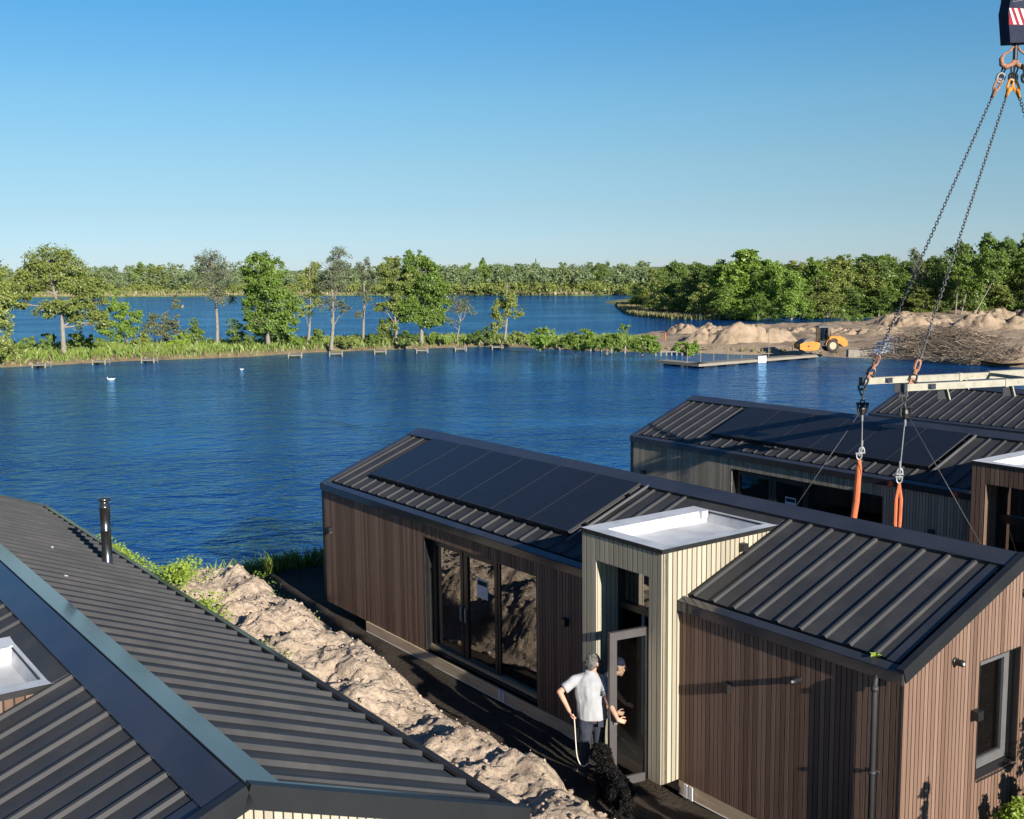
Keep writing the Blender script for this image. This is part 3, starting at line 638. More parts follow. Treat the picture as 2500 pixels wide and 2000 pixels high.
xs = [-22 + .5 * i for i in range(30)] + [-7 + .14 * i for i in range(180)] + [18.3 + .8 * i for i in range(14)]; ys = [-14 + .5 * i for i in range(17)] + [-5.6 + .14 * i for i in range(48)] + [1.2 + .6 * i for i in range(60)]
def axis_obj(o): o.location = (AO.x, AO.y, GZ); o.rotation_euler = (0, 0, YAW); return o
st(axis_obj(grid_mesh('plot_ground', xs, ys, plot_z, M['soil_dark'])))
heap = axis_obj(grid_mesh('sand_heap', [-4.6 + .04 * i for i in range(505)], [-5.6 + .04 * i for i in range(131)], lambda u, v: plot_z(u, v) - .03 + (heap_h(u, v) if heap_h(u, v) > 0 else -.05), M['sand']))
tag(heap, 'long lumpy bank of pale excavated sand between the two front chalets', 'sand heap')
# loose clods
rnd = random.Random(5)
def clod(mb, p, r):
    n = 7; vs = []; 
    for j, (zz, rr) in enumerate(((-.5, .7), (.1, 1.0), (.65, .6))):
        for i in range(n):
            a = 2*PI*i/n + j; k = r * rr * (.75 + .5 * rnd.random()); vs.append((p[0] + k*math.cos(a), p[1] + k*math.sin(a), p[2] + zz * r * (.8 + .4*rnd.random())))
    vs.append((p[0], p[1], p[2] + r * .9))
    fs = [(j*n+i, j*n+(i+1) % n, (j+1)*n+(i+1) % n, (j+1)*n+i) for j in range(2) for i in range(n)] + [(2*n+i, 2*n+(i+1) % n, 3*n) for i in range(n)]
    mb.add(vs, fs)
cl = MB()
for i in range(1100):
    u = rnd.uniform(-4.5, 14.5); v = rnd.uniform(-5.0, -.7); h = heap_h(u, v)
    if h < .03 and rnd.random() < .9: continue
    clod(cl, (u, v, plot_z(u, v) + h), rnd.choice((.012, .014, .016, .018, .022, .03, .045)) * rnd.uniform(.7, 1.3))
o = axis_obj(cl.build('sand_clods', M['sand'])); tag(o, 'loose lumps of dry sand scattered over the heap between the chalets', 'sand lumps', kind='stuff')

# ---- grass helper: many thin blades as one mesh
def blades(name, pts, hmin, hmax, wid, mat, seed=1, lean=.35, per=1):
    r = np.random.default_rng(seed); P = np.repeat(np.asarray(pts, float), per, 0); n = len(P)
    P[:, :2] += r.normal(0, .06, (n, 2)) if per > 1 else 0
    a = r.uniform(0, 2*PI, n); h = r.uniform(hmin, hmax, n); w_ = wid * r.uniform(.6, 1.3, n)
    dx = np.stack([np.cos(a), np.sin(a), np.zeros(n)], 1) * w_[:, None]
    tip = P + np.stack([r.normal(0, lean, n) * h, r.normal(0, lean, n) * h, h], 1)
    mid = P + (tip - P) * np.array([.4, .4, .6])
    V = np.stack([P - dx, P + dx, mid + dx * .7, tip], 1).reshape(-1, 3)
    return mesh_np(name, V, 4, [mat])
def inpoly(x, y, poly):
    c = False; n = len(poly)
    for i in range(n):
        x1, y1 = poly[i]; x2, y2 = poly[(i+1) % n]
        if (y1 > y) != (y2 > y) and x < (x2-x1)*(y-y1)/(y2-y1)+x1: c = not c
    return c
def edge_dist(x, y, poly):
    d = 1e9; n = len(poly)
    for i in range(n):
        x1, y1 = poly[i]; x2, y2 = poly[(i+1) % n]; dx, dy = x2-x1, y2-y1
        t = max(0, min(1, ((x-x1)*dx+(y-y1)*dy)/(dx*dx+dy*dy+1e-12))); d = min(d, math.hypot(x-x1-t*dx, y-y1-t*dy))
    return d
def land(name, poly, step, zf, mat, skirt=-.6, rough=0.0):
    """terrain sheet over a shore polygon: a grid clipped to the outline by sinking below the water outside it"""
    xs = np.arange(min(p[0] for p in poly) - 2*step, max(p[0] for p in poly) + 2*step, step); ys = np.arange(min(p[1] for p in poly) - 2*step, max(p[1] for p in poly) + 2*step, step)
    def z(x, y):
        d = edge_dist(x, y, poly)
        if not inpoly(x, y, poly): return max(skirt, -.5 * d)
        return zf(x, y, d)
    return st(grid_mesh(name, list(xs), list(ys), z, mat))
# ---- the spit with its row of trees
spit = [gp(*q)[:2] for q in [(-260, 915), (0, 897), (110, 893), (300, 882), (450, 877), (600, 872), (750, 861), (1000, 852), (1180, 846), (1270, 848), (1400, 855), (1510, 858), (1600, 860), (1640, 842)]] + \
       [gp(*q)[:2] for q in [(1500, 835), (1360, 838), (1200, 833), (1030, 835), (900, 837), (750, 842), (600, 848), (300, 853), (50, 858), (-300, 858)]]
land('spit_ground', spit, .8, lambda x, y, d: min(.62, .12 + d * .42) + .12 * fbm(x * .3, y * .3, 1, 3), M['bank_soil'])
r0 = random.Random(11)
def scatter(poly, n, dmin=.2, dmax=99, rr=r0):
    xs = [p[0] for p in poly]; ys = [p[1] for p in poly]; out = []
    k = 0
    while len(out) < n and k < n * 40:
        k += 1; x = rr.uniform(min(xs), max(xs)); y = rr.uniform(min(ys), max(ys))
        if inpoly(x, y, poly):
            d = edge_dist(x, y, poly)
            if dmin <= d <= dmax: out.append((x, y, d))
    return out
pts = [(x, y, min(.55, .1 + d * .4)) for x, y, d in scatter(spit, 19000, .22)]
o = obj('grass', blades('grass', pts, .25, .75, .07, M['grass'], 3)); tag(o, 'tall green grass covering the narrow spit under the row of trees', 'grass', kind='stuff')
pts = [(x, y, .05) for x, y, d in scatter(spit, 1500, .05, .55)]
o = obj('dry_reeds', blades('dry_reeds', pts, .2, .5, .09, M['reed'], 4)); tag(o, 'short brown reeds along the water edge of the spit', 'reeds', kind='stuff')
# ---- construction site on the right
site = [gp(*q)[:2] for q in [(1560, 858), (1640, 861), (1700, 862), (1880, 868), (2000, 869), (2080, 874), (2150, 874), (2230, 881), (2320, 888), (2420, 893), (2500, 897), (2900, 930)]] + [(150, 120), (170, 260), (90, 240)] + \
       [gp(*q)[:2] for q in [(2080, 796), (1950, 800), (1800, 806), (1660, 815), (1560, 824), (1500, 836)]]
def site_z(x, y, d):
    z = min(.75, .15 + d * .3)
    k = sm(0.5, 5, d)
    z += k * (.28 * fbm(x * .12, y * .12, 4, 3) + .55 * max(0, fbm(x * .35, y * .35, 6, 4)) + .16 * fbm(x * 1.1, y * 1.1, 3, 3))
    return z
land('site_ground', site, .6, site_z, M['sand_far'])
def mound(name, c, rx, ry, h, rot, seed, label, mat='sand_far', step=.18, group=None):
    xs = np.arange(-rx*1.15, rx*1.15, step); ys = np.arange(-ry*1.15, ry*1.15, step)
    def z(x, y):
        q = math.sqrt((x/rx)**2 + (y/ry)**2) + .22 * noise.noise((x*.5, y*.5, seed)); p = max(0, 1 - q)
        p = min(1, p * 1.9) ** .9
        return -.35 + p * h * .62 * (1 + .6 * noise.noise((x * .45, y * .45, seed + 5))) + p * (.48 * fbm(x * .8, y * 1.1, seed, 6, 2.1, .55) + .10 * fbm(x * 3.2, y * 3.2, seed, 3) - .45 * max(0, .15 - abs(noise.noise((x * .6, y * .8, seed + 3)))) / .15)
    o = grid_mesh(name, list(xs), list(ys), z, M[mat]); o.location = (c[0], c[1], .7); o.rotation_euler = (0, 0, rot)
    return tag(o, label, 'sand heap', group)
P = gp(1810, 838, .7); mound('sand_heap', (P.x, P.y + 1.2), 6.2, 3.4, 2.9, .05, 1.3, 'broad steep sand heap at the water edge left of the yellow road roller')
P = gp(1690, 815, .7); mound('sand_heap', P, 4.2, 3.0, 1.9, .2, 2.3, 'reddish low sand heap behind the heap beside the road roller, above the round bush')
P = gp(1970, 812, .7); mound('sand_heap', P, 7.5, 3.5, 1.1, 0, 3.9, 'low flat sand ridge behind the road roller cab')
P = gp(2230, 797, .7); mound('sand_heap', P, 6.5, 4.0, 2.5, .1, 4.4, 'peaked sand heap between the two upper chains at the wood edge')
P = gp(2450, 805, .7); mound('sand_heap', P, 8.0, 4.5, 3.3, -.1, 5.8, 'large grey sand heap at the right edge in front of the birches')
P = gp(2120, 815, .7); mound('sand_heap', P, 6.0, 3.5, 1.3, .1, 6.8, 'uneven sand heap left of the peaked heap, behind the brushwood pile')
P = gp(2340, 826, .7); mound('sand_heap', P, 7.0, 3.0, 1.0, .1, 7.8, 'flat trampled sand heap directly behind the brushwood pile')
P = gp(2495, 870, .7); mound('sand_heap', P, 2.6, 2.0, 1.5, .1, 8.8, 'dark earth heap right of the brushwood pile by the shore')
pts = [(x, y, .3) for x, y, d in scatter(site, 2600, .1, 1.6) if y < 118]
o = obj('shore_grass', blades('shore_grass', pts, .15, .45, .1, M['reed_green'], 8)); tag(o, 'thin dry grass along the water edge of the building site', 'grass', kind='stuff')
# ---- wooded point beyond the site
pen = [gp(*q)[:2] for q in [(1470, 738), (1505, 745), (1512, 757), (1530, 768), (1560, 773), (1640, 779), (1720, 781), (1830, 779), (1950, 777), (2080, 778)]] + [(75, 176), (120, 165), (240, 190), (330, 420), (110, 420), (60, 330)]
land('point_ground', pen, 2.5, lambda x, y, d: min(.6, .1 + d * .15), M['meadow'])
pen_front = [gp(*q)[:2] for q in [(1500, 745), (1512, 757), (1530, 768), (1560, 773), (1640, 779), (1720, 781), (1830, 779), (1830, 768), (1700, 766), (1600, 760), (1540, 744)]]
pts = [(x, y, .05 + .02*d) for x, y, d in scatter(pen_front, 12000, .05)]
o = obj('reeds', blades('reeds', pts, .35, .95, .12, M['reed'], 9, .12)); tag(o, 'pale straw coloured reed bed fringing the wooded point', 'reeds', kind='stuff')
o = obj('green_reeds', blades('green_reeds', [(x, y - .6, .0) for x, y, d in scatter(pen_front, 3000, .05, 1.8)], .4, 1.0, .14, M['reed_green'], 10, .12)); tag(o, 'greenish young reeds in the shallow water before the point', 'reeds', kind='stuff')
# ---- far shore
far = [gp(*q)[:2] for q in [(-700, 728), (0, 727), (330, 725), (560, 723), (800, 722), (1000, 720), (1250, 721), (1400, 722), (1560, 719)]] + [(90, 420), (260, 520), (3000, 900), (3000, 5500), (-3000, 5500), (-3000, 500), (-420, 360)]
lm = MB(); lm.add([(p[0], p[1], .35) for p in far] + [(p[0], p[1] - .9, -.4) for p in far], [tuple(range(len(far)))] + [(len(far) + i, len(far) + (i+1) % len(far), (i+1) % len(far), i) for i in range(len(far))])
st(lm.build('far_shore', M['meadow']))
def shore_strip(fr, to, off, dep, n, rr):
    out = []
    L = [Vector((a, b)) for a, b in far[fr:to]]
    for i in range(n):
        k = rr.randrange(len(L) - 1); t = rr.random(); p = L[k].lerp(L[k+1], t); out.append((p.x, p.y + off + rr.random() * dep, .3))
    return out
o = obj('far_reeds', blades('far_reeds', shore_strip(1, 9, -.5, 4, 6000, r0), .3, .9, .35, M['reed'], 12, .1)); tag(o, 'thin band of dry reeds along the far shore of the lake', 'reeds', kind='stuff')
o = obj('far_green_reeds', blades('far_green_reeds', shore_strip(0, 9, 4, 14, 9000, r0), .8, 2.0, .5, M['reed_green'], 13, .1)); tag(o, 'green marsh growth behind the dry reeds on the far shore', 'marsh plants', kind='stuff')
# ------------------------------------------------------------------ trees
def leaf_cloud(blobs, n, size, r, clus=26, crad=.24, flat=.8):
    """leaf quads grouped in clumps spread through ellipsoid blobs (cx,cy,cz,rx,ry,rz,weight)"""
    wsum = sum(b[6] for b in blobs); V = []; cents = []
    for (cx, cy, cz, rx, ry, rz, wt) in blobs:
        k = max(5, int(clus * wt)); nl = int(n * wt / wsum)
        d = r.normal(0, 1, (k, 3)); d /= np.linalg.norm(d, axis=1)[:, None]
        rad = r.uniform(.25, 1.0, k) ** .45
        c = d * rad[:, None] * np.array([rx, ry, rz]) + np.array([cx, cy, cz]); cents.append(c)
        cs = r.uniform(.55, 1.25, k) * crad * ((rx * ry * rz) ** (1/3))
        pk = cs ** 2; pk /= pk.sum(); ci = r.choice(k, nl, p=pk)
        p = c[ci] + r.normal(0, 1, (nl, 3)) * (cs[ci][:, None]) * np.array([1, 1, .7]) * .62
        nrm = r.normal(0, 1, (nl, 3)) + np.array([0, 0, flat]) + (p - np.array([cx, cy, cz])) / np.array([rx, ry, rz]) * .9
        nrm /= np.linalg.norm(nrm, axis=1)[:, None]
        t = np.cross(nrm, r.normal(0, 1, (nl, 3))); t /= np.linalg.norm(t, axis=1)[:, None] + 1e-9
        b = np.cross(nrm, t); s = size * r.uniform(.55, 1.35, nl)[:, None]
        V.append(np.stack([p - t*s*.5, p + b*s*.33, p + t*s*.5, p - b*s*.33 + nrm*s*.08], 1).reshape(-1, 3))
    return np.concatenate(V), np.concatenate(cents)
def limb(mb, a, b, r0_, r1_, rr, n=5, seg=4, wob=.12):
    a, b = Vector(a), Vector(b); L = (b - a).length; pts = []
    for i in range(seg + 1):
        t = i / seg; p = a.lerp(b, t); s = math.sin(PI * t) * wob * L
        p += Vector((rr.normal(0, .5) * s, rr.normal(0, .5) * s, rr.normal(0, .3) * s + .3 * s)); pts.append(p)
    mb.tube(pts, [r0_ + (r1_ - r0_) * i / seg for i in range(seg + 1)], n, caps=False)
def make_tree(name, trunk, tr, blobs, n, size, leaf, bark, seed, clus=26, crad=.24, twigs=10, flat=.8):
    """returns (trunk mesh, crown mesh) with the base at the origin"""
    r = np.random.default_rng(seed); mb = MB(); k = len(trunk)
    tr = tr * .72; mb.tube(trunk, [tr * (1.25 if i == 0 else 1 - .75 * i / (k - 1)) for i in range(k)], 8, caps=False)
    V, C = leaf_cloud(blobs, n, size, r, clus, crad, flat)
    T = [Vector(p) for p in trunk]
    for (cx, cy, cz, rx, ry, rz, wt) in blobs:
        cands = [p for p in T if p.z < cz + .1 * rz] or [T[0]]; a = min(cands, key=lambda p: (p - Vector((cx, cy, cz - rz))).length)
        limb(mb, a, (cx, cy, cz), tr * .42, tr * .14, r, 6)
        for j in range(int(twigs * min(1.5, wt))):
            d = r.normal(0, 1, 3); d /= np.linalg.norm(d); e = Vector((cx + d[0]*rx*.95, cy + d[1]*ry*.95, cz + abs(d[2])*rz*.9 if r.random() < .7 else cz + d[2]*rz*.8))
            limb(mb, Vector((cx, cy, cz)).lerp(a, r.uniform(0, .5)), e, tr * .15, tr * .04, r, 4, 3)
    me1 = bpy.data.meshes.new('trunk'); me1.from_pydata(mb.v, [], mb.f); me1.materials.append(M[bark]); me1.polygons.foreach_set('use_smooth', [True]*len(me1.polygons)); me1.update()
    return me1, mesh_np('crown', V, 4, [M[leaf]])
def tree_obj(name, loc, mt, mc, label, cat='tree', group=None, scale=(1,1,1), rz=0, kind=None):
    e = empty(name, loc, rz, label, cat, group); e.scale = scale
    if mt: obj('trunk', mt, e)
    if mc: obj('crown', mc, e)
    return e
def px_tree(name, base, z, trunk_px, tr, blobs_px, n, size, leaf, bark, seed, label, cat='tree', depth=1.0, **kw):
    """tree whose outline is described by photo pixels, built in full depth at its own distance"""
    b = gp(base[0], base[1], z); k = b.y / FPX; rr = random.Random(seed)
    T = [((x - base[0]) * k, rr.uniform(-.15, .15) * i, (base[1] - y) * k * 1.01 - (.25 if i == 0 else 0)) for i, (x, y) in enumerate([base] + trunk_px)]
    Bl = []
    for q in blobs_px:
        cx, cy, rx, ry = q[:4]; wt = q[4] if len(q) > 4 else rx * ry / 900.
        Bl.append(((cx - base[0]) * k, rr.uniform(-.5, .5) * rx * k * .9, (base[1] - cy) * k * 1.01, rx * k, rx * k * depth, ry * k, max(.25, wt)))
    mt, mc = make_tree(name, T, tr, Bl, n, size, leaf, bark, seed, **kw)
    return tree_obj(name, b, mt, mc, label, cat)
SZ = .5
px_tree('tree', (-15, 888), SZ, [(-18, 820), (-15, 740), (-10, 680)], .3, [(-15, 660, 42, 48), (-40, 730, 50, 55), (5, 745, 36, 60), (0, 815, 30, 50), (-40, 820, 40, 50)], 17304, 0.23, 'leaf_olive', 'bark', 21, 'dense olive tree cut off by the left edge of the picture on the spit')
px_tree('oak_tree', (157, 872), SZ, [(158, 835), (160, 800), (152, 770), (147, 720), (140, 660)], .36,
    [(135, 640, 58, 34), (105, 662, 45, 28), (175, 660, 40, 30), (70, 700, 42, 30), (215, 705, 50, 30), (140, 690, 45, 26), (60, 738, 32, 16), (235, 735, 34, 20), (140, 758, 52, 20), (200, 772, 48, 24), (250, 790, 28, 16), (185, 745, 40, 15)],
    23294, 0.22, 'leaf_olive', 'bark_pale', 22, 'large spreading oak with a thick pale trunk, leftmost whole tree on the spit', twigs=7, crad=.27)
px_tree('young_tree', (312, 846), SZ, [(311, 800), (308, 760)], .12, [(300, 740, 24, 26), (280, 775, 28, 28), (325, 775, 24, 26), (298, 810, 36, 24), (262, 800, 22, 22)], 8652, 0.20, 'leaf_bright', 'bark_pale', 23, 'young fresh green tree right of the large spreading oak')
px_tree('shrub', (395, 848), SZ, [(396, 800), (400, 770)], .1, [(400, 785, 36, 22), (372, 812, 28, 24), (425, 815, 26, 26), (440, 745, 12, 40, .4)], 5423, 0.20, 'leaf_sparse', 'bark', 24, 'greyish olive shrub between the young green tree and the tall bare tree', 'shrub')
px_tree('bare_tree', (530, 848), SZ, [(532, 800), (531, 740), (528, 690), (524, 640), (522, 615)], .26, [(528, 640, 36, 24), (505, 665, 28, 24), (555, 668, 32, 24), (520, 700, 42, 24), (545, 730, 32, 18), (500, 640, 14, 16)], 6409, 0.16, 'leaf_sparse', 'bark_pale', 25, 'tall nearly leafless pale tree left of the big dense green tree', crad=.32, twigs=16)
px_tree('dense_tree', (655, 852), SZ, [(655, 810), (652, 740), (650, 680)], .32, [(640, 648, 40, 26), (675, 660, 34, 28), (625, 690, 36, 30), (665, 700, 50, 32), (630, 745, 42, 36), (690, 745, 48, 38), (655, 790, 56, 34), (705, 800, 28, 30), (615, 790, 26, 30)], 29949, 0.22, 'leaf_mid', 'bark', 26, 'big dense dark green tree right of the tall bare tree', crad=.22)
px_tree('slender_tree', (751, 846), SZ, [(757, 800), (761, 750), (762, 700), (764, 650)], .2, [(766, 665, 20, 26), (752, 690, 20, 24), (778, 700, 18, 24), (760, 735, 26, 20), (748, 760, 20, 16)], 6322, 0.16, 'leaf_olive', 'bark_pale', 27, 'slender leaning tree with a bare pale stem just right of the big dense tree', crad=.3, twigs=12)
px_tree('slender_tree', (808, 848), SZ, [(815, 800), (816, 740), (814, 680), (830, 640), (842, 612)], .23, [(838, 632, 26, 24), (812, 660, 28, 26), (845, 662, 26, 22), (798, 690, 24, 22), (832, 700, 26, 20), (812, 745, 34, 16), (845, 758, 16, 10)], 6409, 0.16, 'leaf_sparse', 'bark_pale', 28, 'tallest thin feathery tree in the middle of the spit row', crad=.32, twigs=16)
px_tree('slender_tree', (886, 840), SZ, [(889, 790), (892, 730), (893, 680), (895, 640)], .2, [(895, 650, 18, 20), (900, 680, 20, 20), (888, 712, 22, 18), (905, 735, 14, 14), (884, 765, 14, 14)], 3204, 0.16, 'leaf_sparse', 'bark_pale', 29, 'thin straggly tree standing alone between the feathery tree and the paired green trees', crad=.32, twigs=12)
px_tree('leafy_tree', (968, 840), SZ, [(968, 800), (964, 750), (962, 690)], .22, [(955, 655, 32, 24), (980, 680, 26, 26), (945, 690, 22, 20), (955, 730, 30, 22), (978, 755, 26, 24), (940, 755, 24, 16), (955, 800, 28, 22)], 17304, 0.20, 'leaf_olive', 'bark_pale', 30, 'olive leafy tree leaning against the left side of the big pointed green tree')
px_tree('dense_tree', (1029, 838), SZ, [(1030, 800), (1026, 740), (1022, 680), (1018, 640)], .3, [(1018, 642, 32, 30), (1045, 665, 34, 28), (1000, 690, 34, 34), (1055, 705, 42, 34), (1025, 735, 46, 34), (1075, 745, 30, 26), (1000, 765, 34, 30), (1052, 775, 40, 26)], 27287, 0.22, 'leaf_mid', 'bark_pale', 31, 'big pointed dense green tree with a pale trunk right of the middle of the spit')
px_tree('bare_tree', (1114, 834), SZ, [(1120, 810), (1125, 785)], .15, [(1110, 745, 26, 20), (1140, 755, 24, 20), (1125, 735, 22, 14), (1100, 785, 22, 14)], 2218, 0.16, 'leaf_sparse', 'bark_pale', 32, 'low forked nearly bare tree right of the big pointed green tree', crad=.34, twigs=14)
px_tree('straggly_tree', (1231, 834), SZ, [(1236, 800), (1240, 765), (1238, 720), (1240, 690)], .2, [(1238, 735, 36, 20), (1222, 760, 24, 28), (1255, 760, 24, 16), (1240, 700, 26, 16, .5), (1212, 790, 14, 26)], 7986, 0.18, 'leaf_olive', 'bark_pale', 33, 'straggly tree at the right end of the spit row, before the low shrubs')
def bush(x, yb, yt, w, leaf, seed, label, n=3400, name='shrub', size=.19, z=SZ):
    h = yb - yt; rr = random.Random(seed)
    bl = [(x + rr.uniform(-.35, .35) * w, yb - h * f, w * g, h * .30) for f, g in ((.28, .5), (.34, .46), (.52, .48), (.60, .40), (.74, .32))]
    return px_tree(name, (x, yb), z, [(x, yb - h * .4)], .07, bl, n, size, leaf, 'bark', seed, label, 'shrub', twigs=5)
bush(70, 866, 815, 30, 'leaf_dark', 41, 'small dark shrub left of the trunk of the large spreading oak')
bush(120, 864, 808, 32, 'leaf_dark', 42, 'dark shrub touching the oak trunk on its left side')
bush(190, 862, 800, 40, 'leaf_dark', 43, 'dark shrub right behind the trunk of the large spreading oak')
bush(235, 858, 818, 36, 'leaf_mid', 44, 'low mid green shrub between the oak and the young green tree')
bush(485, 848, 775, 38, 'leaf_dark', 45, 'dark shrub at the left foot of the tall bare tree')
bush(575, 850, 775, 50, 'leaf_dark', 46, 'dark shrub between the tall bare tree and the big dense tree', 1800)
bush(610, 852, 815, 36, 'leaf_dark', 47, 'dark low shrub at the left foot of the big dense tree')
bush(440, 852, 812, 40, 'leaf_lime', 48, 'yellow green low shrub left of the foot of the tall bare tree')
bush(775, 845, 795, 26, 'leaf_dark', 49, 'small dark shrub between the two leftmost slender stems')
bush(912, 842, 815, 36, 'leaf_dark', 50, 'low dark shrub right of the thin straggly tree')
bush(940, 840, 770, 22, 'leaf_dark', 51, 'thin dark upright shrub left of the olive leafy tree')
bush(1178, 836, 800, 46, 'leaf_dark', 52, 'round dark leafless looking shrub left of the straggly end tree')
bush(345, 852, 812, 40, 'leaf_olive', 81, 'low olive shrub between the young green tree and the greyish shrub')
bush(690, 848, 800, 44, 'leaf_dark', 82, 'dark shrub at the right foot of the big dense tree')
bush(725, 848, 818, 28, 'leaf_mid', 83, 'small green shrub left of the first slender leaning stem')
bush(845, 846, 818, 34, 'leaf_olive', 84, 'low olive shrub right of the tallest feathery tree')
bush(1000, 842, 808, 34, 'leaf_dark', 85, 'dark shrub at the left foot of the big pointed green tree')
bush(1075, 838, 812, 32, 'leaf_mid', 86, 'green shrub between the big pointed tree and the forked bare tree')
bush(1262, 840, 806, 34, 'leaf_olive', 87, 'olive shrub right of the foot of the straggly end tree')
bush(20, 880, 835, 44, 'leaf_olive', 88, 'olive shrub at the foot of the tree cut off by the left edge')
bush(1318, 852, 798, 62, 'leaf_bright', 53, 'bright green shrub first right of the spit trees above the posts', 5200)
bush(1405, 856, 806, 74, 'leaf_mid', 54, 'wide green shrub above the wooden posts, second from the spit trees', 5200)
bush(1482, 860, 815, 66, 'leaf_mid', 55, 'wide green shrub above the wooden posts, third from the spit trees', 5200)
bush(1568, 862, 820, 66, 'leaf_mid', 56, 'spreading green shrub above the wooden posts nearest the building site', 5200)
bush(1683, 866, 832, 46, 'leaf_bright', 57, 'round green bush standing at the water between the jetty and the sand heap', 5200)
bush(1525, 824, 790, 26, 'leaf_bright', 58, 'small bright green sapling behind the wide shrubs at the lake arm', 900, 'sapling')
bush(2085, 790, 765, 40, 'leaf_bright', 59, 'light green bush on the sand behind the road roller', 900)
bush(2055, 785, 745, 30, 'leaf_mid', 60, 'upright green bush behind the road roller near the wood edge', 800)
# ---- wood on the point and behind the site
def proto(seed, leaf, n, hgt=10.0, wid=7.0, size=.37, low=.02, bark='bark'):
    r = random.Random(seed); bl = []
    for i in range(11):
        f = low + (1 - low) * ((i + .5) / 11) ** .9; rr_ = wid * .5 * (.92 if f < .55 else math.cos((f - .55) / .5 * PI * .42)) ; a = r.uniform(0, 2*PI); d = rr_ * r.uniform(.25, .62)
        bl.append((d * math.cos(a), d * math.sin(a), hgt * f * .93, rr_ * r.uniform(.5, .72), rr_ * r.uniform(.5, .72), hgt * r.uniform(.11, .17), 1.0))
    bl.append((0, 0, hgt * .9, wid * .2, wid * .2, hgt * .09, .7))
    return make_tree('t', [(0, 0, -.3), (.1, 0, hgt * .3), (0, .1, hgt * .6), (.05, 0, hgt * .88)], .2, bl, n, size, leaf, bark, seed, clus=18, crad=.3, twigs=2)
PRO = {'bright': [proto(101, 'leaf_bright', 8000), proto(102, 'leaf_bright', 8000, wid=8)], 'mid': [proto(103, 'leaf_mid', 8000), proto(104, 'leaf_mid', 8000, wid=8)],
       'olive': [proto(105, 'leaf_olive', 8000, wid=7.5), proto(106, 'leaf_olive', 8000, wid=8.5)], 'dark': [proto(107, 'leaf_dark', 8000, wid=8), proto(108, 'leaf_dark', 8000)],
       'sparse': [proto(109, 'leaf_sparse', 2000, wid=6, bark='bark_pale')]}
pr_ = random.Random(77)
def wood(x, yt, yb, w_px, kind, label, dy=0.0, group=None, name='tree', cat='tree'):
    b = gp(x, yb, .4); y = b.y + dy; k = y / FPX; px = at(x, yb, y)
    h = (yb - yt) * k * 1.0 + (dy / b.y) * CAM_H * 0; top = at(x, yt, y).z; h = top - .4
    q = PRO[kind][pr_.randrange(len(PRO[kind]))]; wd = 2 * w_px * k / 7.5
    return tree_obj(name, (px.x, y, .35), q[0], q[1], label, cat, group, (wd, wd, h / 10.0), pr_.uniform(0, 6.28))
G1 = 'trees in the dense wood beyond the sand'
LW = 'tree in the dense green wood beyond the sand of the building site'
for q in [(1562, 690, 748, 34, 'dark', 'dark rounded tree at the very tip of the wooded point'), (1600, 655, 757, 46, 'olive', 'olive tree second from the tip of the wooded point'),
          (1645, 640, 764, 52, 'dark', 'tall dark tree third from the tip of the wooded point'), (1815, 607, 772, 78, 'bright', 'tallest bright green tree on the wooded point'),
          (1880, 632, 774, 56, 'bright', 'bright green tree just right of the tallest one on the point'), (1932, 660, 778, 48, 'bright', 'fresh green tree with a short pale trunk near the road roller'),
          (1755, 640, 771, 50, 'mid', 'mid green tree left of the tallest bright tree on the point'), (1690, 668, 768, 44, 'olive', 'lower olive tree in the middle of the wooded point'),
          (1720, 690, 772, 40, 'olive', 'olive bushy tree low at the reed edge of the point'), (1775, 695, 775, 46, 'mid', 'low green tree at the reed edge below the tallest bright tree'),
          (1585, 712, 756, 30, 'mid', 'small green tree above the reeds near the tip of the point'), (1850, 715, 778, 40, 'mid', 'low green tree right of the reed edge on the point'),
          (1660, 712, 768, 36, 'olive', 'low rounded olive tree directly behind the pale reeds')]:
    wood(*q)
for q in [(1990, 636, 770, 52, 'mid'), (2050, 622, 768, 62, 'olive'), (2112, 640, 768, 50, 'olive'), (2165, 632, 768, 46, 'dark'), (2232, 606, 768, 46, 'sparse'), (2280, 626, 768, 48, 'dark'), (2335, 594, 768, 60, 'dark'),
          (2405, 580, 768, 66, 'mid'), (2460, 584, 768, 60, 'dark'), (2512, 578, 768, 60, 'mid'), (2580, 590, 770, 60, 'dark'), (2020, 690, 772, 46, 'olive'), (2085, 700, 770, 46, 'dark'), (2145, 700, 770, 48, 'dark'), (2200, 690, 768, 46, 'mid'), (2260, 700, 770, 46, 'olive'),
          (2310, 690, 770, 42, 'dark'), (2375, 680, 768, 44, 'mid'), (2440, 690, 768, 44, 'olive'), (2495, 680, 768, 46, 'dark'), (1960, 700, 774, 40, 'mid')]:
    wood(*q, LW, group=G1)
for i in range(34):
    x = 1640 + i * 28 + pr_.uniform(-10, 10); f = min(1, (x - 1640) / 500)
    wood(x, 652 - 22 * f + pr_.uniform(-10, 16), 764, 54, pr_.choice(['dark', 'mid', 'olive', 'dark']), LW, dy=pr_.uniform(12, 40), group=G1)
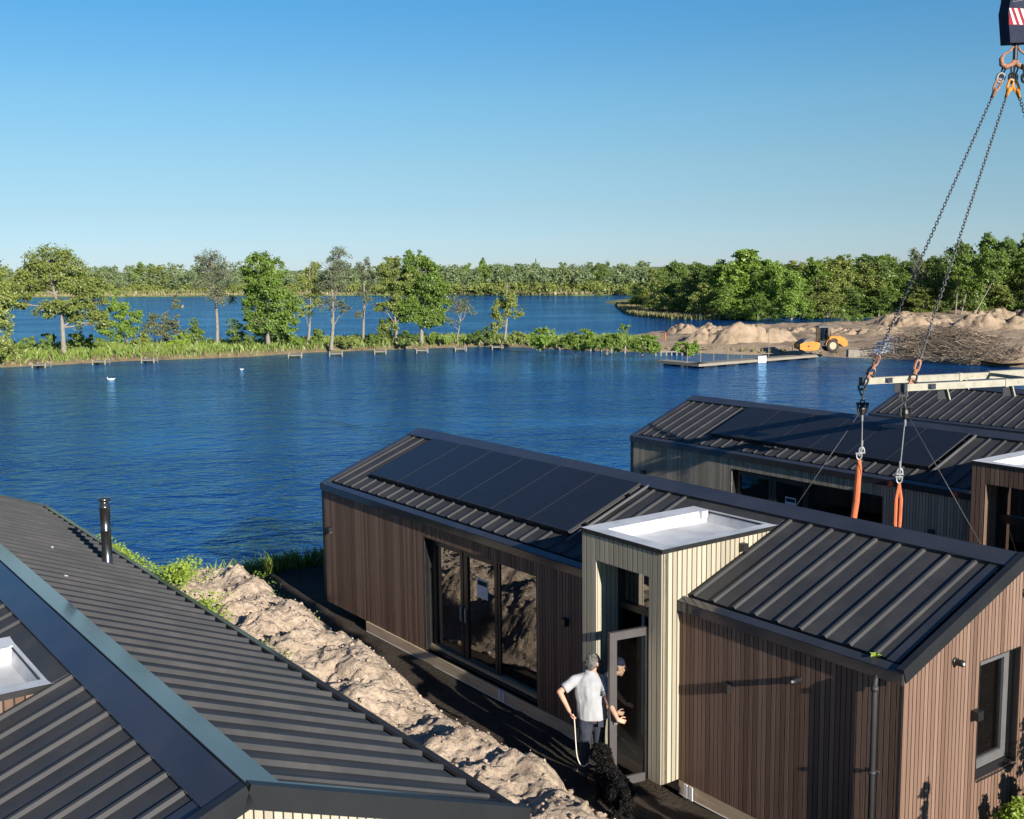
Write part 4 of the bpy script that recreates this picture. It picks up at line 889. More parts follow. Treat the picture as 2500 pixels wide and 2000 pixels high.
# birches with pale stems at the wood edge
for (xb, yb, xt, yt, s, lab) in [(2345, 768, 2362, 700, 61, 'short pale birch stem left of the leaning birch at the wood edge'), (2375, 770, 2422, 690, 62, 'leaning pale birch stem at the wood edge above the large sand heap'), (2332, 768, 2336, 700, 63, 'thin upright birch stem left of the leaning birch'),
                          (2473, 762, 2474, 690, 64, 'straight pale birch stem above the large sand heap near the right edge'), (2495, 764, 2496, 680, 65, 'straight pale birch stem at the very right edge of the wood')]:
    px_tree('birch_tree', (xb, yb), .7, [(xb*.6 + xt*.4, yb*.6 + yt*.4), (xt, yt), (xt + 2, yt - 40)], .17, [(xt + 2, yt - 20, 26, 30), (xt - 8, yt - 50, 22, 28), (xt + 14, yt - 50, 20, 26)], 2465, 0.29, 'leaf_mid', 'bark_pale', s, lab)
# ---- far wood: reads as one mass
r_ = np.random.default_rng(5); VV = []; 
rf_ = random.Random(8)
for i in range(300):
    x = rf_.uniform(-320, 1600); row = rf_.random(); d0 = gp(x, 722).y; y = d0 + 8 + row * 90; P = at(x, 722, y)
    h = (8.2 if x > 600 else 9.6) * rf_.uniform(.7, 1.1) * (1 + .0012 * (y - d0)); w_ = rf_.uniform(2.6, 4.6)
    bl = [(P.x + rf_.uniform(-1, 1) * w_ * .5, y + rf_.uniform(-1, 1), h * f, w_ * g, w_ * g, h * .16, 1) for f, g in ((.25, .8), (.5, .9), (.72, .75), (.88, .45))]
    v, c = leaf_cloud(bl, 520, .72, r_, 9, .36); VV.append(v)
o = obj('far_wood', mesh_np('far_wood', np.concatenate(VV), 4, [M['leaf_far']])); tag(o, 'low continuous wood along the far shore of the lake', 'wood', kind='stuff')
VV = []
for i in range(200):
    x = rf_.uniform(-320, 1620); d0 = gp(x, 722).y; y = d0 + 4 + rf_.random() * 10; P = at(x, 722, y); h = rf_.uniform(2.6, 4.6); w_ = rf_.uniform(2, 3.6)
    v, c = leaf_cloud([(P.x, y, h * .45, w_, w_, h * .42, 1), (P.x + 1.5, y, h * .7, w_ * .6, w_ * .6, h * .25, .6)], 240, .6, r_, 9, .36); VV.append(v)
o = obj('far_willows', mesh_np('far_willows', np.concatenate(VV), 4, [M['leaf_olive']])); tag(o, 'low willow scrub in front of the far wood', 'scrub', kind='stuff')
for (x, yt, w_, kd, lab) in [(1178, 634, 24, 'mid', 'round tree standing high above the far wood'), (1140, 646, 24, 'mid', 'lower rounded tree left of the round tree above the far wood'), (1465, 643, 26, 'dark', 'dark tree clump rising from the far wood near the wooded point'), (1375, 648, 18, 'olive', 'small pale tree top in the far wood between the mast and the point'), (1240, 652, 22, 'dark', 'dark tree top in the far wood left of the thin mast'),
                        (350, 644, 34, 'mid', 'broad green tree top in the far wood above the young green tree'), (395, 646, 30, 'olive', 'olive broad tree top in the far wood left of the tall bare tree'), (255, 655, 26, 'dark', 'dark tree top in the far wood just right of the large oak'), (960, 632, 26, 'dark', 'dark domed tree beyond the lake behind the olive leafy tree')]:
    wood(x, yt, 718, w_, kd, lab, dy=35)
# thin radio mast far behind the wood
mm = MB(); p = at(1308, 655, 620); 
for sx, sy in ((-.35, -.3), (.35, -.3), (0, .4)): mm.tube([(sx, sy, 0), (sx*.3, sy*.3, 12.5)], .07, 4)
for i in range(12): z = i * 1.0; k = 1 - .7 * z / 12.5; mm.tube([(-.35*k, -.3*k, z), (.35*k, -.3*k, z + .5), (0, .4*k, z + 1)], .04, 3)
mo = mm.build('radio_mast', M['steel'], loc=(p.x, 620, .3)); tag(mo, 'thin lattice radio mast rising behind the far wood', 'mast')
# ------------------------------------------------------------------ shore furniture
def tagged(mb, name, mat, label, cat, loc=None, rz=0.0, group=None, smooth=False):
    o = mb.build(name, mat, None, smooth, loc=loc); o.rotation_euler = (0, 0, rz); return tag(o, label, cat, group)
# fishing platforms along the spit
def platform(px, py, w_, label, rz):
    p = gp(px, py, .15); e = empty('fishing_platform', (p.x, p.y, 0), rz, label, 'platform', 'wooden fishing platforms along the spit')
    d = MB()
    for i in range(6): d.box(-w_/2, w_/2, -.35 + i * .32, -.06 + i * .32, .22, .28)
    d.box(-w_/2, -w_/2 + .09, -.35, 1.5, .12, .22); d.box(w_/2 - .09, w_/2, -.35, 1.5, .12, .22); d.build('deck', M['wood_grey'], e)
    for (x, y, h) in ((-w_/2, -.3, .42), (w_/2, -.3, .42), (-w_/2, 1.3, .4), (w_/2, 1.3, .4)):
        q = MB(); q.lathe([(.07, -.8), (.07, h), (.05, h + .03)], 8, (x + (.05 if x < 0 else -.05), y, 0)); q.build('post', M['wood_grey'], e)
    return e
for (px, py, w_, lab, rz) in [(97, 894, 1.2, 'small wooden fishing platform nearest the left edge of the lake', .1), (243, 886, 1.2, 'small wooden fishing platform right of the oak trunk', .1), (362, 882, 1.2, 'small wooden fishing platform below the greyish olive shrub', .1),
        (720, 870, 1.3, 'small wooden fishing platform right of the big dense tree', .15), (820, 866, 1.3, 'dark wooden fishing platform below the tallest feathery tree', .15), (928, 861, 1.2, 'small wooden fishing platform below the thin straggly tree', .15),
        (1030, 858, 1.2, 'small wooden fishing platform below the big pointed tree', .15), (1124, 854, 1.2, 'small wooden fishing platform below the forked bare tree', .15), (1214, 850, 1.2, 'rightmost wooden fishing platform of the spit', .1)]:
    platform(px, py, w_, lab, rz)
# mooring posts below the shrubs
for i, (px, py, h) in enumerate([(1366, 853, 1.0), (1404, 856, .7), (1441, 857, .7), (1467, 858, .9), (1492, 861, 1.0), (1525, 862, 1.0)]):
    p = gp(px, py, 0); q = MB(); q.lathe([(.10, -.8), (.10, h), (.07, h + .04)], 8); 
    tagged(q, 'mooring_post', M['wood_grey'], 'weathered wooden post in the water below the green shrubs left of the jetty', 'post', (p.x, p.y - .25, 0), 0, 'wooden posts standing below the green shrubs')
# low timber revetment
a = gp(1598, 860, .3); b = gp(1668, 861, .3); q = MB(); L = b.x - a.x; q.box(0, L, -.06, .06, .30, .42)
for i in range(6): q.box(i * L / 5.2, i * L / 5.2 + .12, -.1, 0, -.6, .36)
tagged(q, 'timber_revetment', M['wood_grey'], 'low timber bank edging left of the round bush at the water', 'bank edging', (a.x, a.y - .4, 0))
# floating jetty
J0, J1, J2 = gp(1602, 880, .35), gp(1706, 889, .35), gp(2008, 865, .35)
e = empty('jetty', (J1.x, J1.y, 0), 0, 'long angled wooden jetty floating in front of the building site', 'jetty')
def deck_strip(a, b, wd_, name):
    d = (b - a); L = d.length; d.normalize(); n = Vector((-d.y, d.x, 0)); mb = MB(); k = int(L / .42)
    def P(t, s, z): q = a - Vector((J1.x, J1.y, 0)) + d * t + n * s; return (q.x, q.y, z)
    for i in range(k):
        t0, t1 = i * L / k + .015, (i + 1) * L / k - .015
        mb.hexa([P(t0,0,.30),P(t1,0,.30),P(t1,wd_,.30),P(t0,wd_,.30),P(t0,0,.35),P(t1,0,.35),P(t1,wd_,.35),P(t0,wd_,.35)])
    for s in (0.0, wd_ - .1): mb.hexa([P(0,s,.13),P(L,s,.13),P(L,s+.1,.13),P(0,s+.1,.13),P(0,s,.295),P(L,s,.295),P(L,s+.1,.295),P(0,s+.1,.295)])
    mb.build(name, M['wood_grey'], e)
    fl = MB(); k = max(2, int(L / 2.2))
    for i in range(k):
        t = (i + .5) * L / k; fl.hexa([P(t-.5,.12,-.1),P(t+.5,.12,-.1),P(t+.5,wd_-.12,-.1),P(t-.5,wd_-.12,-.1),P(t-.5,.12,.125),P(t+.5,.12,.125),P(t+.5,wd_-.12,.125),P(t-.5,wd_-.12,.125)])
    fl.build('float', M['black'], e); return P, L
P1, L1 = deck_strip(J0, J1, 1.3, 'deck'); P2, L2 = deck_strip(J1, J2, 1.3, 'deck')
for f in (.0, .1, .2, .31, .42, .64, .84):
    h = 2.9 if f == .64 else 1.55; p = P2(L2 * f, 1.36, 0); q = MB(); q.lathe([(.03, -.6), (.03, h), (.02, h + .03)], 8, p); q.build('post', M['wood_grey'], e)
q = MB(); t0, t1 = L2 * .455, L2 * .52; q.hexa([P2(t0,-.06,.02),P2(t1,-.06,.02),P2(t1,-.02,.02),P2(t0,-.02,.02),P2(t0,-.06,.62),P2(t1,-.06,.62),P2(t1,-.02,.62),P2(t0,-.02,.62)]); q.build('white_board', M['white_paint'], e)
# swan and gull on the lake
def swan(px, py, s, label, rz):
    p = gp(px, py, 0); e_ = MB()
    e_.lathe([(0, -.62), (.10, -.55), (.20, -.35), (.25, -.05), (.22, .2), (.12, .42), (.02, .5)], 14, (0, 0, .12), 0, 'x')
    e_.v = [(x, y * 1.0, z * .8 if z < .12 else .12 + (z - .12) * .85) for x, y, z in e_.v]
    e_.tube([(-.5, 0, .18), (-.66, 0, .26), (-.64, 0, .38), (-.55, 0, .46), (-.62, 0, .5), (-.7, 0, .48)], [.09, .06, .05, .045, .06, .05], 8)
    e_.tube([(-.69, 0, .48), (-.82, 0, .44)], [.03, .012], 6, 1); e_.tube([(.35, 0, .2), (.72, 0, .28)], [.1, .02], 6)
    o = e_.build('swan', [M['white_paint'], M['orange_strap']], None, True, loc=(p.x, p.y, 0)); o.scale = (s, s, s); o.rotation_euler = (0, 0, rz); tag(o, label, 'bird')
swan(272, 928, .45, 'white swan swimming on the dark water below the oak', .2)
swan(591, 903, .28, 'tiny white water bird near the spit left of the middle', .9)
# ------------------------------------------------------------------ site: road roller
pR = gp(2012, 858, .75); rz_ = .06
rr = empty('road_roller', (pR.x, pR.y + 1.0, .62), rz_, 'yellow road roller with a dark cab parked on the sand by the jetty', 'road roller'); rr.scale = (.76, .76, .80)
def rb(mb, name, mat, parent=rr, smooth=False): return mb.build(name, mat, parent, smooth)
q = MB(); q.lathe([(0, -1.0), (.70, -1.0), (.74, -.97), (.74, .97), (.70, 1.0), (0, 1.0)], 36, (-1.85, 0, .74), 0, 'y'); rb(q, 'drum', M['drum_steel'])
q = MB()
for y in (-1.16, 1.06): q.prism([(-2.85, .40), (-2.85, .98), (-2.4, 1.16), (-1.5, 1.26), (-.75, 1.16), (-.5, .95), (-.65, .40), (-1.3, .24), (-2.3, .24)], y, y + .10)
q.box(-2.78, -2.62, -1.06, 1.06, .55, .95); q.box(-.95, -.72, -1.06, 1.06, .6, 1.08); q.box(-.72, -.3, -.35, .35, .55, .95); q.lathe([(0, -1.19), (.16, -1.19), (.16, -1.16)], 12, (-1.85, 0, .74), 0, 'y')
rb(q, 'drum_frame', M['yellow_paint'])
q = MB(); q.lathe([(.10, -1.22), (.10, -1.19), (0, -1.19)][::-1], 10, (-1.85, 0, .74), 0, 'y'); rb(q, 'hub', M['black'])
q = MB(); q.prism([(.70, 1.0), (.70, 1.72), (1.0, 1.80), (1.9, 1.78), (2.5, 1.55), (2.85, 1.2), (2.85, .72), (2.4, .60), (1.9, .95)], -.85, .85); rb(q, 'hood', M['yellow_paint'])
for s in (-1, 1):
    q = MB(); pts = [(1.05 + .84 * math.cos(a), .80 + .84 * math.sin(a)) for a in [PI * (1.0 - .1 * i) for i in range(9)]]; inn = [(1.05 + .78 * math.cos(a), .80 + .78 * math.sin(a)) for a in [PI * (1.0 - .1 * i) for i in range(9)]][::-1]
    q.prism(pts + inn, s * .74 - .28, s * .74 + .28); rb(q, 'mudguard', M['yellow_paint'])
    q = MB(); q.lathe([(.36, -.26), (.62, -.27), (.72, -.18), (.74, 0), (.72, .18), (.62, .27), (.36, .26)], 32, (1.05, s * .78, .74), 0, 'y'); wh = rb(q, 'wheel', M['tyre'])
    q = MB(); yy = s * (.78 + .26); q.lathe([(0, yy - .1*s), (.15, yy - .08*s), (.36, yy + .0*s), (.40, yy + .01*s)][::(1 if s < 0 else -1)], 20, (1.05, 0, .74), 0, 'y'); rb(q, 'rim', M['rim'], wh)
q = MB(); q.box(-.45, .62, -.72, .72, .78, 1.25); q.box(-.55, .7, -.95, .95, .72, .80); rb(q, 'chassis', M['black'])
cb = MB()
for x in (-.42, .50):
    for y in (-.70, .64): cb.box(x, x + .09, y, y + .06, 1.25, 2.72)
cb.box(.05, .10, -.70, -.66, 1.25, 2.72); cb.box(.05, .10, .66, .70, 1.25, 2.72); cb.box(-.42, .59, -.70, .70, 1.25, 1.40); ca = rb(cb, 'cab', M['cab_dark'])
q = MB(); q.box(-.58, .74, -.80, .80, 2.72, 2.84); q.box(-.45, .6, -.66, .66, 2.84, 2.88); rb(q, 'cab_roof', M['frame_grey'], ca)
q = MB(); 
for y in (-.685, .68): q.box(-.33, .05, y, y + .012, 1.42, 2.70); q.box(.10, .50, y, y + .012, 1.42, 2.70)
q.box(-.40, -.388, -.64, .64, 1.42, 2.70); q.box(.55, .562, -.64, .64, 1.42, 2.70); rb(q, 'cab_glass', M['cab_glass'], ca)
q = MB(); q.box(.0, .42, -.25, .25, 1.40, 1.75); q.box(.32, .45, -.25, .25, 1.75, 2.3); q.tube([(-.3, 0, 1.4), (-.15, 0, 1.9)], .04, 6); q.lathe([(.16, 0), (.18, .02), (.16, .04)], 14, (-.15, 0, 1.9)); rb(q, 'driver_seat', M['black'], ca)
q = MB(); q.tube([(.9, -.5, 1.75), (.9, -.5, 2.25), (.98, -.5, 2.32)], .05, 8); rb(q, 'exhaust', M['black'])
q = MB(); q.tube([(-.55, -.93, .8), (-.6, -.93, 1.55), (-.1, -.93, 1.6), (-.05, -.93, .85)], .025, 6); q.box(-.5, -.2, -1.0, -.72, .42, .46); rb(q, 'step_rail', M['black'])
q = MB(); q.lathe([(0, 0), (.06, 0), (.06, .12), (0, .14)], 10, (-.62, -.5, 1.25)); q.lathe([(0, 0), (.05, 0), (.05, .1), (0, .12)], 10, (-.62, .5, 1.25)); rb(q, 'work_light', M['orange_strap'])
# concrete beam, tarp, brushwood, marker posts
p = gp(2115, 869, .7); q = MB(); q.box(-1.6, 1.6, -.3, .3, 0, .62); q.box(-1.62, -1.55, -.25, .25, .08, .5); q.box(-1.2, -1.1, -.32, -.3, 0, .62); q.box(.9, 1.0, -.32, -.3, 0, .62)
tagged(q, 'timber_stack', M['wood_grey'], 'grey stacked beam lying on the sand right of the road roller', 'beam', (p.x, p.y, .62), .02)
p = gp(2168, 868, .7); tm = MB(); rt = random.Random(4); nx, ny = 18, 12
vs = []; 
for j in range(ny):
    for i in range(nx):
        x = (i / (nx - 1) - .5) * 2.6; y = (j / (ny - 1) - .5) * 1.8; d = max(0, 1 - (x / 1.35) ** 2) * max(0, 1 - (y / .95) ** 2)
        vs.append((x, y, d ** .5 * (1.25 + .4 * x / 1.3) + .18 * noise.noise((x * 2.5, y * 2.5, 3)) * (d > 0)))
tm.add(vs, [(j*nx+i, j*nx+i+1, (j+1)*nx+i+1, (j+1)*nx+i) for j in range(ny-1) for i in range(nx-1)])
tagged(tm, 'tarpaulin', M['tarp'], 'crumpled pale blue tarpaulin heap at the left end of the brushwood pile', 'tarpaulin', (p.x, p.y, .6), .1).scale = (1.2, 1.2, 1.25)
rb_ = np.random.default_rng(3); bm_ = MB()
pB = gp(2310, 874, .7); RX = 5.6
for i in range(2800):
    x = rb_.normal(0, .42) * RX; x = max(-RX, min(RX, x)); hh = 2.75 * math.sqrt(max(0, 1 - (x / (RX * 1.08)) ** 2)); y = rb_.normal(0, .8); z = hh * rb_.random() ** 1.2 * max(.15, 1 - abs(y) / 2.2)
    L = rb_.uniform(.6, 2.3); a = rb_.normal(0, .9); el = rb_.normal(0, .38); d = Vector((math.cos(a) * math.cos(el), math.sin(a) * math.cos(el) * .8, math.sin(el)))
    c = Vector((x, y, z + .12)); k = rb_.choice([.012, .016, .022, .04], p=[.35, .35, .22, .08]); s = c - d * L * .5; e_ = c + d * L * .5; s.z = max(s.z, -.1); e_.z = max(e_.z, -.1)
    bm_.tube([s, c + Vector(rb_.normal(0, .06, 3)), e_], [k, k * .8, k * .4], 4, caps=False)
tagged(bm_, 'brushwood_pile', M['twig'], 'long pile of cut brown brushwood heaped on the shore', 'brush pile', (pB.x, pB.y + .6, .6), -.28)
rs_ = random.Random(14)
for (px, py, lab) in [(1624, 835, 'orange and white marker post on the sand behind the round bush'), (2318, 872, 'short pale stake at the water edge in front of the brushwood pile')]:
    p = gp(px, py, .7); q = MB(); q.lathe([(.07, -.2), (.07, .35), (.07, .7), (.07, 1.1), (.03, 1.14)], 8)
    for i in range(len(q.f)): q.mi[i] = 0
    q2 = q.build('marker_post', M['orange_strap'] if px < 2000 else M['wood_grey'], loc=(p.x, p.y, .55)); tag(q2, lab, 'post')
# ------------------------------------------------------------------ crane hook, chains and spreader
B0 = at(2109, 929, 25.3); B1 = at(2211, 948, 23.9); zf = (B0.z + B1.z) / 2; B0.z = B1.z = zf
bd = Vector((.955, .296, 0)).normalized(); LB = 7.0; side = (B1 - B0)
C0, C1 = B0 + bd * LB, B1 + bd * LB
HK = at(2478, 152, (B0.y + B1.y + C0.y + C1.y) / 4)
sp = empty('spreader_frame', (B0 + B1) / 2, 0, 'cream painted steel lifting frame hanging on chains above the roofs', 'lifting frame')
org = (B0 + B1) / 2; bang = math.atan2(bd.y, bd.x)
def beam(a, name):
    e_ = MB(); M4 = Matrix.Translation(a - org) @ Matrix.Rotation(bang, 4, 'Z')
    e_.box(0, LB, -.06, .06, -.075, .075, 0); e_.box(2.55, 2.63, -.075, .075, -.09, .09, 0); e_.box(3.4, 6.4, -.065, .065, .075, .10, 0)
    for x in (2.9, 3.3, 3.7, 4.1): e_.lathe([(0, -.064), (.012, -.064), (.012, -.06)], 8, (x, 0, .0), 1, 'y')
    e_.xform(M4); return e_.build(name, [M['cream_paint'], M['black']], sp)
for a in (B0, B1): beam(a, 'beam')
for t in (.35, 3.4, LB - .3):
    q = MB(); a = B0 + bd * t - org; b = B1 + bd * t - org
    if t > 3: q.tube([a + Vector((0,0,.03)), b + Vector((0,0,.03))], .045, 6); q.build('cross_bar', M['cream_paint'], sp)
for a in (B0, B1):
    M4 = Matrix.Translation(a - org) @ Matrix.Rotation(bang, 4, 'Z')
    q = MB(); q.box(-.08, -.002, -.07, .07, -.10, .09); q.xform(M4); q.build('end_plate', M['black'], sp)
    q = MB(); q.prism([(.06, .075), (.28, .075), (.22, .20), (.12, .20)], -.018, .018); q.lathe([(.05, -.02), (.05, .02)], 10, (.17, 0, .15), 0, 'y'); q.xform(M4); q.build('lifting_lug', M['rust'], sp)
    q = MB(); q.box(.52, .72, -.066, -.06, -.06, .06); q.lathe([(0, -.09), (.06, -.09), (.06, -.06)], 16, (.62, 0, 0), 0, 'y'); q.xform(M4); q.build('bolt_plate', M['steel'], sp)
    for t in (1.0, 2.72):
        q = MB(); q.box(t - .16, t + .10, .02, .03, -.30, -.078, 1); q.hexa([(t+.10,-.055,-.31),(t+.13,-.055,-.31),(t+.13,.055,-.31),(t+.10,.055,-.31),(t+.02,-.055,-.076),(t+.05,-.055,-.076),(t+.05,.055,-.076),(t+.02,.055,-.076)])  # black plate: shade inside the foot put into its colour
        q.xform(M4); q.build('support_foot', [M['cream_paint'], M['black']], sp)
def link(mb, c, d, up, L, w_, r, n=12, mi=0):
    d = d.normalized(); s = d.cross(up).normalized(); pts = []
    for i in range(n):
        a = 2*PI*i/n; x = math.cos(a) * w_ / 2; y = math.sin(a) * w_ / 2 + (1 if math.sin(a) > 0 else -1) * (L - w_) / 2 * (1 if abs(math.sin(a)) > 1e-6 else 0)
        pts.append(c + s * x + d * y)
    pts.append(pts[0]); mb.tube(pts, r, 5, mi, caps=False)
def chain(mb, a, b, L=.10, w_=.06, r=.0105, mi=0):
    d = (b - a); D = d.length; d.normalize(); up1 = d.cross(Vector((.3, 1, .2))).normalized(); up2 = d.cross(up1); k = max(2, int(D / (L * .74)))
    for i in range(k): link(mb, a + d * (D * (i + .5) / k), d, up1 if i % 2 else up2, L, w_, r, 10, mi)
def shackle(mb, c, d, s, r, mi=0):
    d = d.normalized(); x = d.cross(Vector((.2, 1, .1))).normalized(); pts = [c + x * math.cos(a) * s * .5 + d * (math.sin(a) * s * .7) for a in [PI * i / 8 for i in range(9)]]
    pts = [c + x * s * .5 - d * s * .5] + pts + [c - x * s * .5 - d * s * .5]; mb.tube(pts, r, 6, mi); mb.tube([pts[0] + x * s * .2, pts[-1] - x * s * .2], r * 1.15, 6, mi)
# hook block
hb = empty('crane_hook_block', HK, .22, 'dark crane hook block with red and white stripes at the top right corner', 'crane hook')
k = HK.y / FPX
def hp(px, py): return ((px - 2478) * k, (152 - py) * k)
prof = [hp(2450, -60), (hp(2508, -60)), hp(2518, 12), hp(2519, 40), hp(2512, 108), hp(2450, 112), hp(2441, 42), hp(2446, 14)]
q = MB(); q.prism(prof, -.17, .17); q.build('housing', M['navy'], hb)
stp = MB()
for i in range(6):
    x = -.37 + i * .155
    z0, z1 = hp(0, 70)[1], hp(0, 34)[1]; xl = lambda z: max(hp(2442, 0)[0], min(hp(2518, 0)[0], z))
    a = [(xl(x + .16), z0), (xl(x + .235), z0), (xl(x + .075), z1), (xl(x), z1)]
    if a[1][0] - a[0][0] > .01 or a[2][0] - a[3][0] > .01: stp.prism(a, -.182, -.172, i % 1)
stp.build('warning_stripe', M['white_paint'], hb)
stp = MB(); z0, z1 = hp(0, 71)[1], hp(0, 33)[1]; stp.box(hp(2444, 0)[0], hp(2516, 0)[0], -.1715, -.1702, z0, z1); stp.build('red_band', M['red'], hb)
lp = MB(); x0, x1 = hp(2452, 0)[0], hp(2494, 0)[0]
def sl_(x): return hp(0, 20)[1] + (x - x0) * .2
for (a, b) in ((0, .012), (.10, .112)): lp.hexa([(x0,-.178,sl_(x0)+a),(x1,-.178,sl_(x1)+a),(x1,-.172,sl_(x1)+a),(x0,-.172,sl_(x0)+a),(x0,-.178,sl_(x0)+b),(x1,-.178,sl_(x1)+b),(x1,-.172,sl_(x1)+b),(x0,-.172,sl_(x0)+b)])
for x in (x0, x1 - .012): lp.box(x, x + .012, -.178, -.172, sl_(x), sl_(x) + .11)
lp.build('type_plate', M['frame_grey'], hb)
q = MB(); q.tube([(0, 0, hp(0, 108)[1]), (0, 0, .05)], .055, 10); q.build('swivel', M['black'], hb)
q = MB()
for s in (-1, 1):
    pts = [(s * .05, 0, .10)] + [(s * (.17 + .16 * math.sin(a)), 0, -.02 + .15 * math.cos(a)) for a in [PI * (.1 + i * .1) for i in range(9)]] + [(0, 0, -.02)]
    q.tube([(s * .03, 0, .38), (s * .12, 0, .25), (s * .28, 0, .16), (s * .35, 0, .06), (s * .33, 0, -.06), (s * .22, 0, -.11), (s * .08, 0, -.06), (0, 0, .02)], [.03, .025, .028, .05, .06, .06, .06, .06], 8)
q.build('ramshorn_hook', M['rust'], hb, True)
# top rings and chains
def wire(name, label, pts, r, mat, cat, group=None):
    q = MB(); q.tube(pts, r, 6); o = q.build(name, M[mat], None, True); return tag(o, label, cat, group)
def hang_chain(top, ring, bot, label, ringmat):
    e_ = empty('lifting_chain', top, 0, label, 'chain', 'chains from the crane hook to the lifting frame'); q = MB(); a = Vector((0, 0, 0)); r_e = ring - top; b = bot - top
    d = (b - r_e).normalized()
    q.tube([a + Vector((.03, 0, 0)), r_e + Vector((.02, 0, 0))], .02, 6); q.tube([a - Vector((.05, 0, 0)), r_e - Vector((.02, 0, 0))], .02, 6); link(q, r_e, (r_e - a), Vector((0, 1, 0)), .2, .16, .03, 14); q.build('master_link', M['black'], e_)
    q = MB(); s0 = r_e + d * .06; link(q, s0 + d * .12, d, Vector((0, 1, 0)), .26, .11, .03, 12); q.tube([s0 + d * .2, s0 + d * .36], [.06, .035], 8); link(q, s0 + d * .3, d, Vector((1, 0, .2)), .2, .1, .025, 12); q.build('hook', M[ringmat], e_)
    q = MB(); c1 = s0 + d * .38; c2 = b - d * .42; chain(q, c1, c2); q.build('chain', M['chain'], e_)
    q = MB(); link(q, b - d * .33, d, Vector((0, 1, 0)), .24, .1, .03, 12); q.tube([b - d * .24, b - d * .12], [.045, .055], 8); q.build('hook', M['rust'], e_)
    q = MB(); shackle(q, b - d * .05, -d, .15, .026); q.build('shackle', M['black'], e_); return e_
lug = lambda a, t=.17: a + bd * t + Vector((0, 0, .16))
hang_chain(HK + Vector((-.2, 0, -.05)), at(2443, 190, HK.y), lug(B0), 'long chain from the hook to the far left corner of the lifting frame', 'rust')
hang_chain(HK + Vector((-.06, -.05, -.08)), at(2472, 190, HK.y - .1), lug(B1), 'long chain from the hook to the near left corner of the lifting frame', 'yellow_paint')
hang_chain(HK + Vector((.06, 0, -.08)), at(2474, 192, HK.y + .1), lug(C0, LB * 0 - .17), 'chain from the hook running down to the right out of the picture', 'yellow_paint')
hang_chain(HK + Vector((.2, -.05, -.05)), at(2503, 190, HK.y), lug(C1, -.17), 'chain at the right picture edge beside the hook', 'rust')
def hanging(base, pxs, label, strap2):
    """chain, shackle, wire rope and orange round sling below a beam end; pxs are the measured heights"""
    yb = base.y; (x0, y0), (x1, y1), (x2, y2), (x3, y3), (x4, y4) = pxs
    p0 = base + bd * .0 + Vector((-.04, 0, -.12)); p1 = at(x1, y1, yb); p2 = at(x2, y2, yb); p3 = at(x3, y3, yb); p4 = at(x4, y4, yb)
    e_ = empty('lifting_sling', p0, 0, label, 'sling', 'orange slings hanging from the lifting frame'); R = lambda p: p - p0
    q = MB(); shackle(q, R(p0), Vector((0, 0, 1)), .14, .025); chain(q, R(p0) + Vector((0, 0, -.06)), R(p1), .15, .09, .017); q.build('chain', M['chain'], e_)
    q = MB(); shackle(q, R(p1) + Vector((0, 0, -.06)), Vector((0, 0, -1)), .2, .03); q.lathe([(0, -.22), (.07, -.18), (.08, -.08), (.05, 0), (0, .02)], 10, R(p1)); q.build('shackle', M['black'], e_)
    q = MB(); q.tube([R(p1) + Vector((0, 0, -.15)), R(p2)], .011, 6); q.tube([R(p1) + Vector((0, 0, -.18)), R(p1) + Vector((0, 0, -.36))], .022, 6); q.tube([R(p2) + Vector((0, 0, .22)), R(p2)], .024, 6); q.build('wire_rope', M['galv'], e_)
    q = MB(); shackle(q, R(p2) + Vector((0, 0, -.02)), Vector((0, 0, 1)), .11, .019); shackle(q, R(p3) + Vector((0, 0, .08)), Vector((0, 0, -1)), .11, .019); q.tube([R(p2), R(p3) + Vector((0, 0, .08))], .018, 6); q.build('shackle', M['galv'], e_)
    q = MB(); d = R(p4) - R(p3)
    if strap2:
        for s in (-1, 1): q.tube([R(p3), R(p3) + d * .3 + Vector((s * .055, 0, 0)), R(p3) + d * .7 + Vector((s * .06, .02 * s, 0)), R(p4) + Vector((s * .045, .02 * s, 0))], [.035, .045, .045, .04], 8)
    else: q.tube([R(p3), R(p3) + d * .15 + Vector((.02, 0, 0)), R(p3) + d * .6 + Vector((.035, 0, 0)), R(p4)], [.05, .072, .075, .075], 10)
    q.build('round_sling', M['orange_strap'], e_); return e_
hanging(B0, [(2109, 940), (2106, 990), (2104, 1098), (2097, 1122), (2080, 1290)], 'left orange sling on a wire below the far beam end', False)
hanging(B1, [(2211, 960), (2211, 1000), (2197, 1150), (2195, 1180), (2189, 1310)], 'right doubled orange sling on a wire below the near beam end', True)
wire('tag_line', 'steel tag line slanting left from the left sling towards the windows', [at(2104, 1000, B0.y), at(1925, 1262, B0.y - .6)], .009, 'chain', 'cable', 'tag lines below the lifting frame')
wire('tag_line', 'steel tag line slanting right from the right sling towards the brown porch', [at(2213, 1008, B1.y), at(2420, 1375, B1.y - 1.0)], .009, 'chain', 'cable', 'tag lines below the lifting frame')
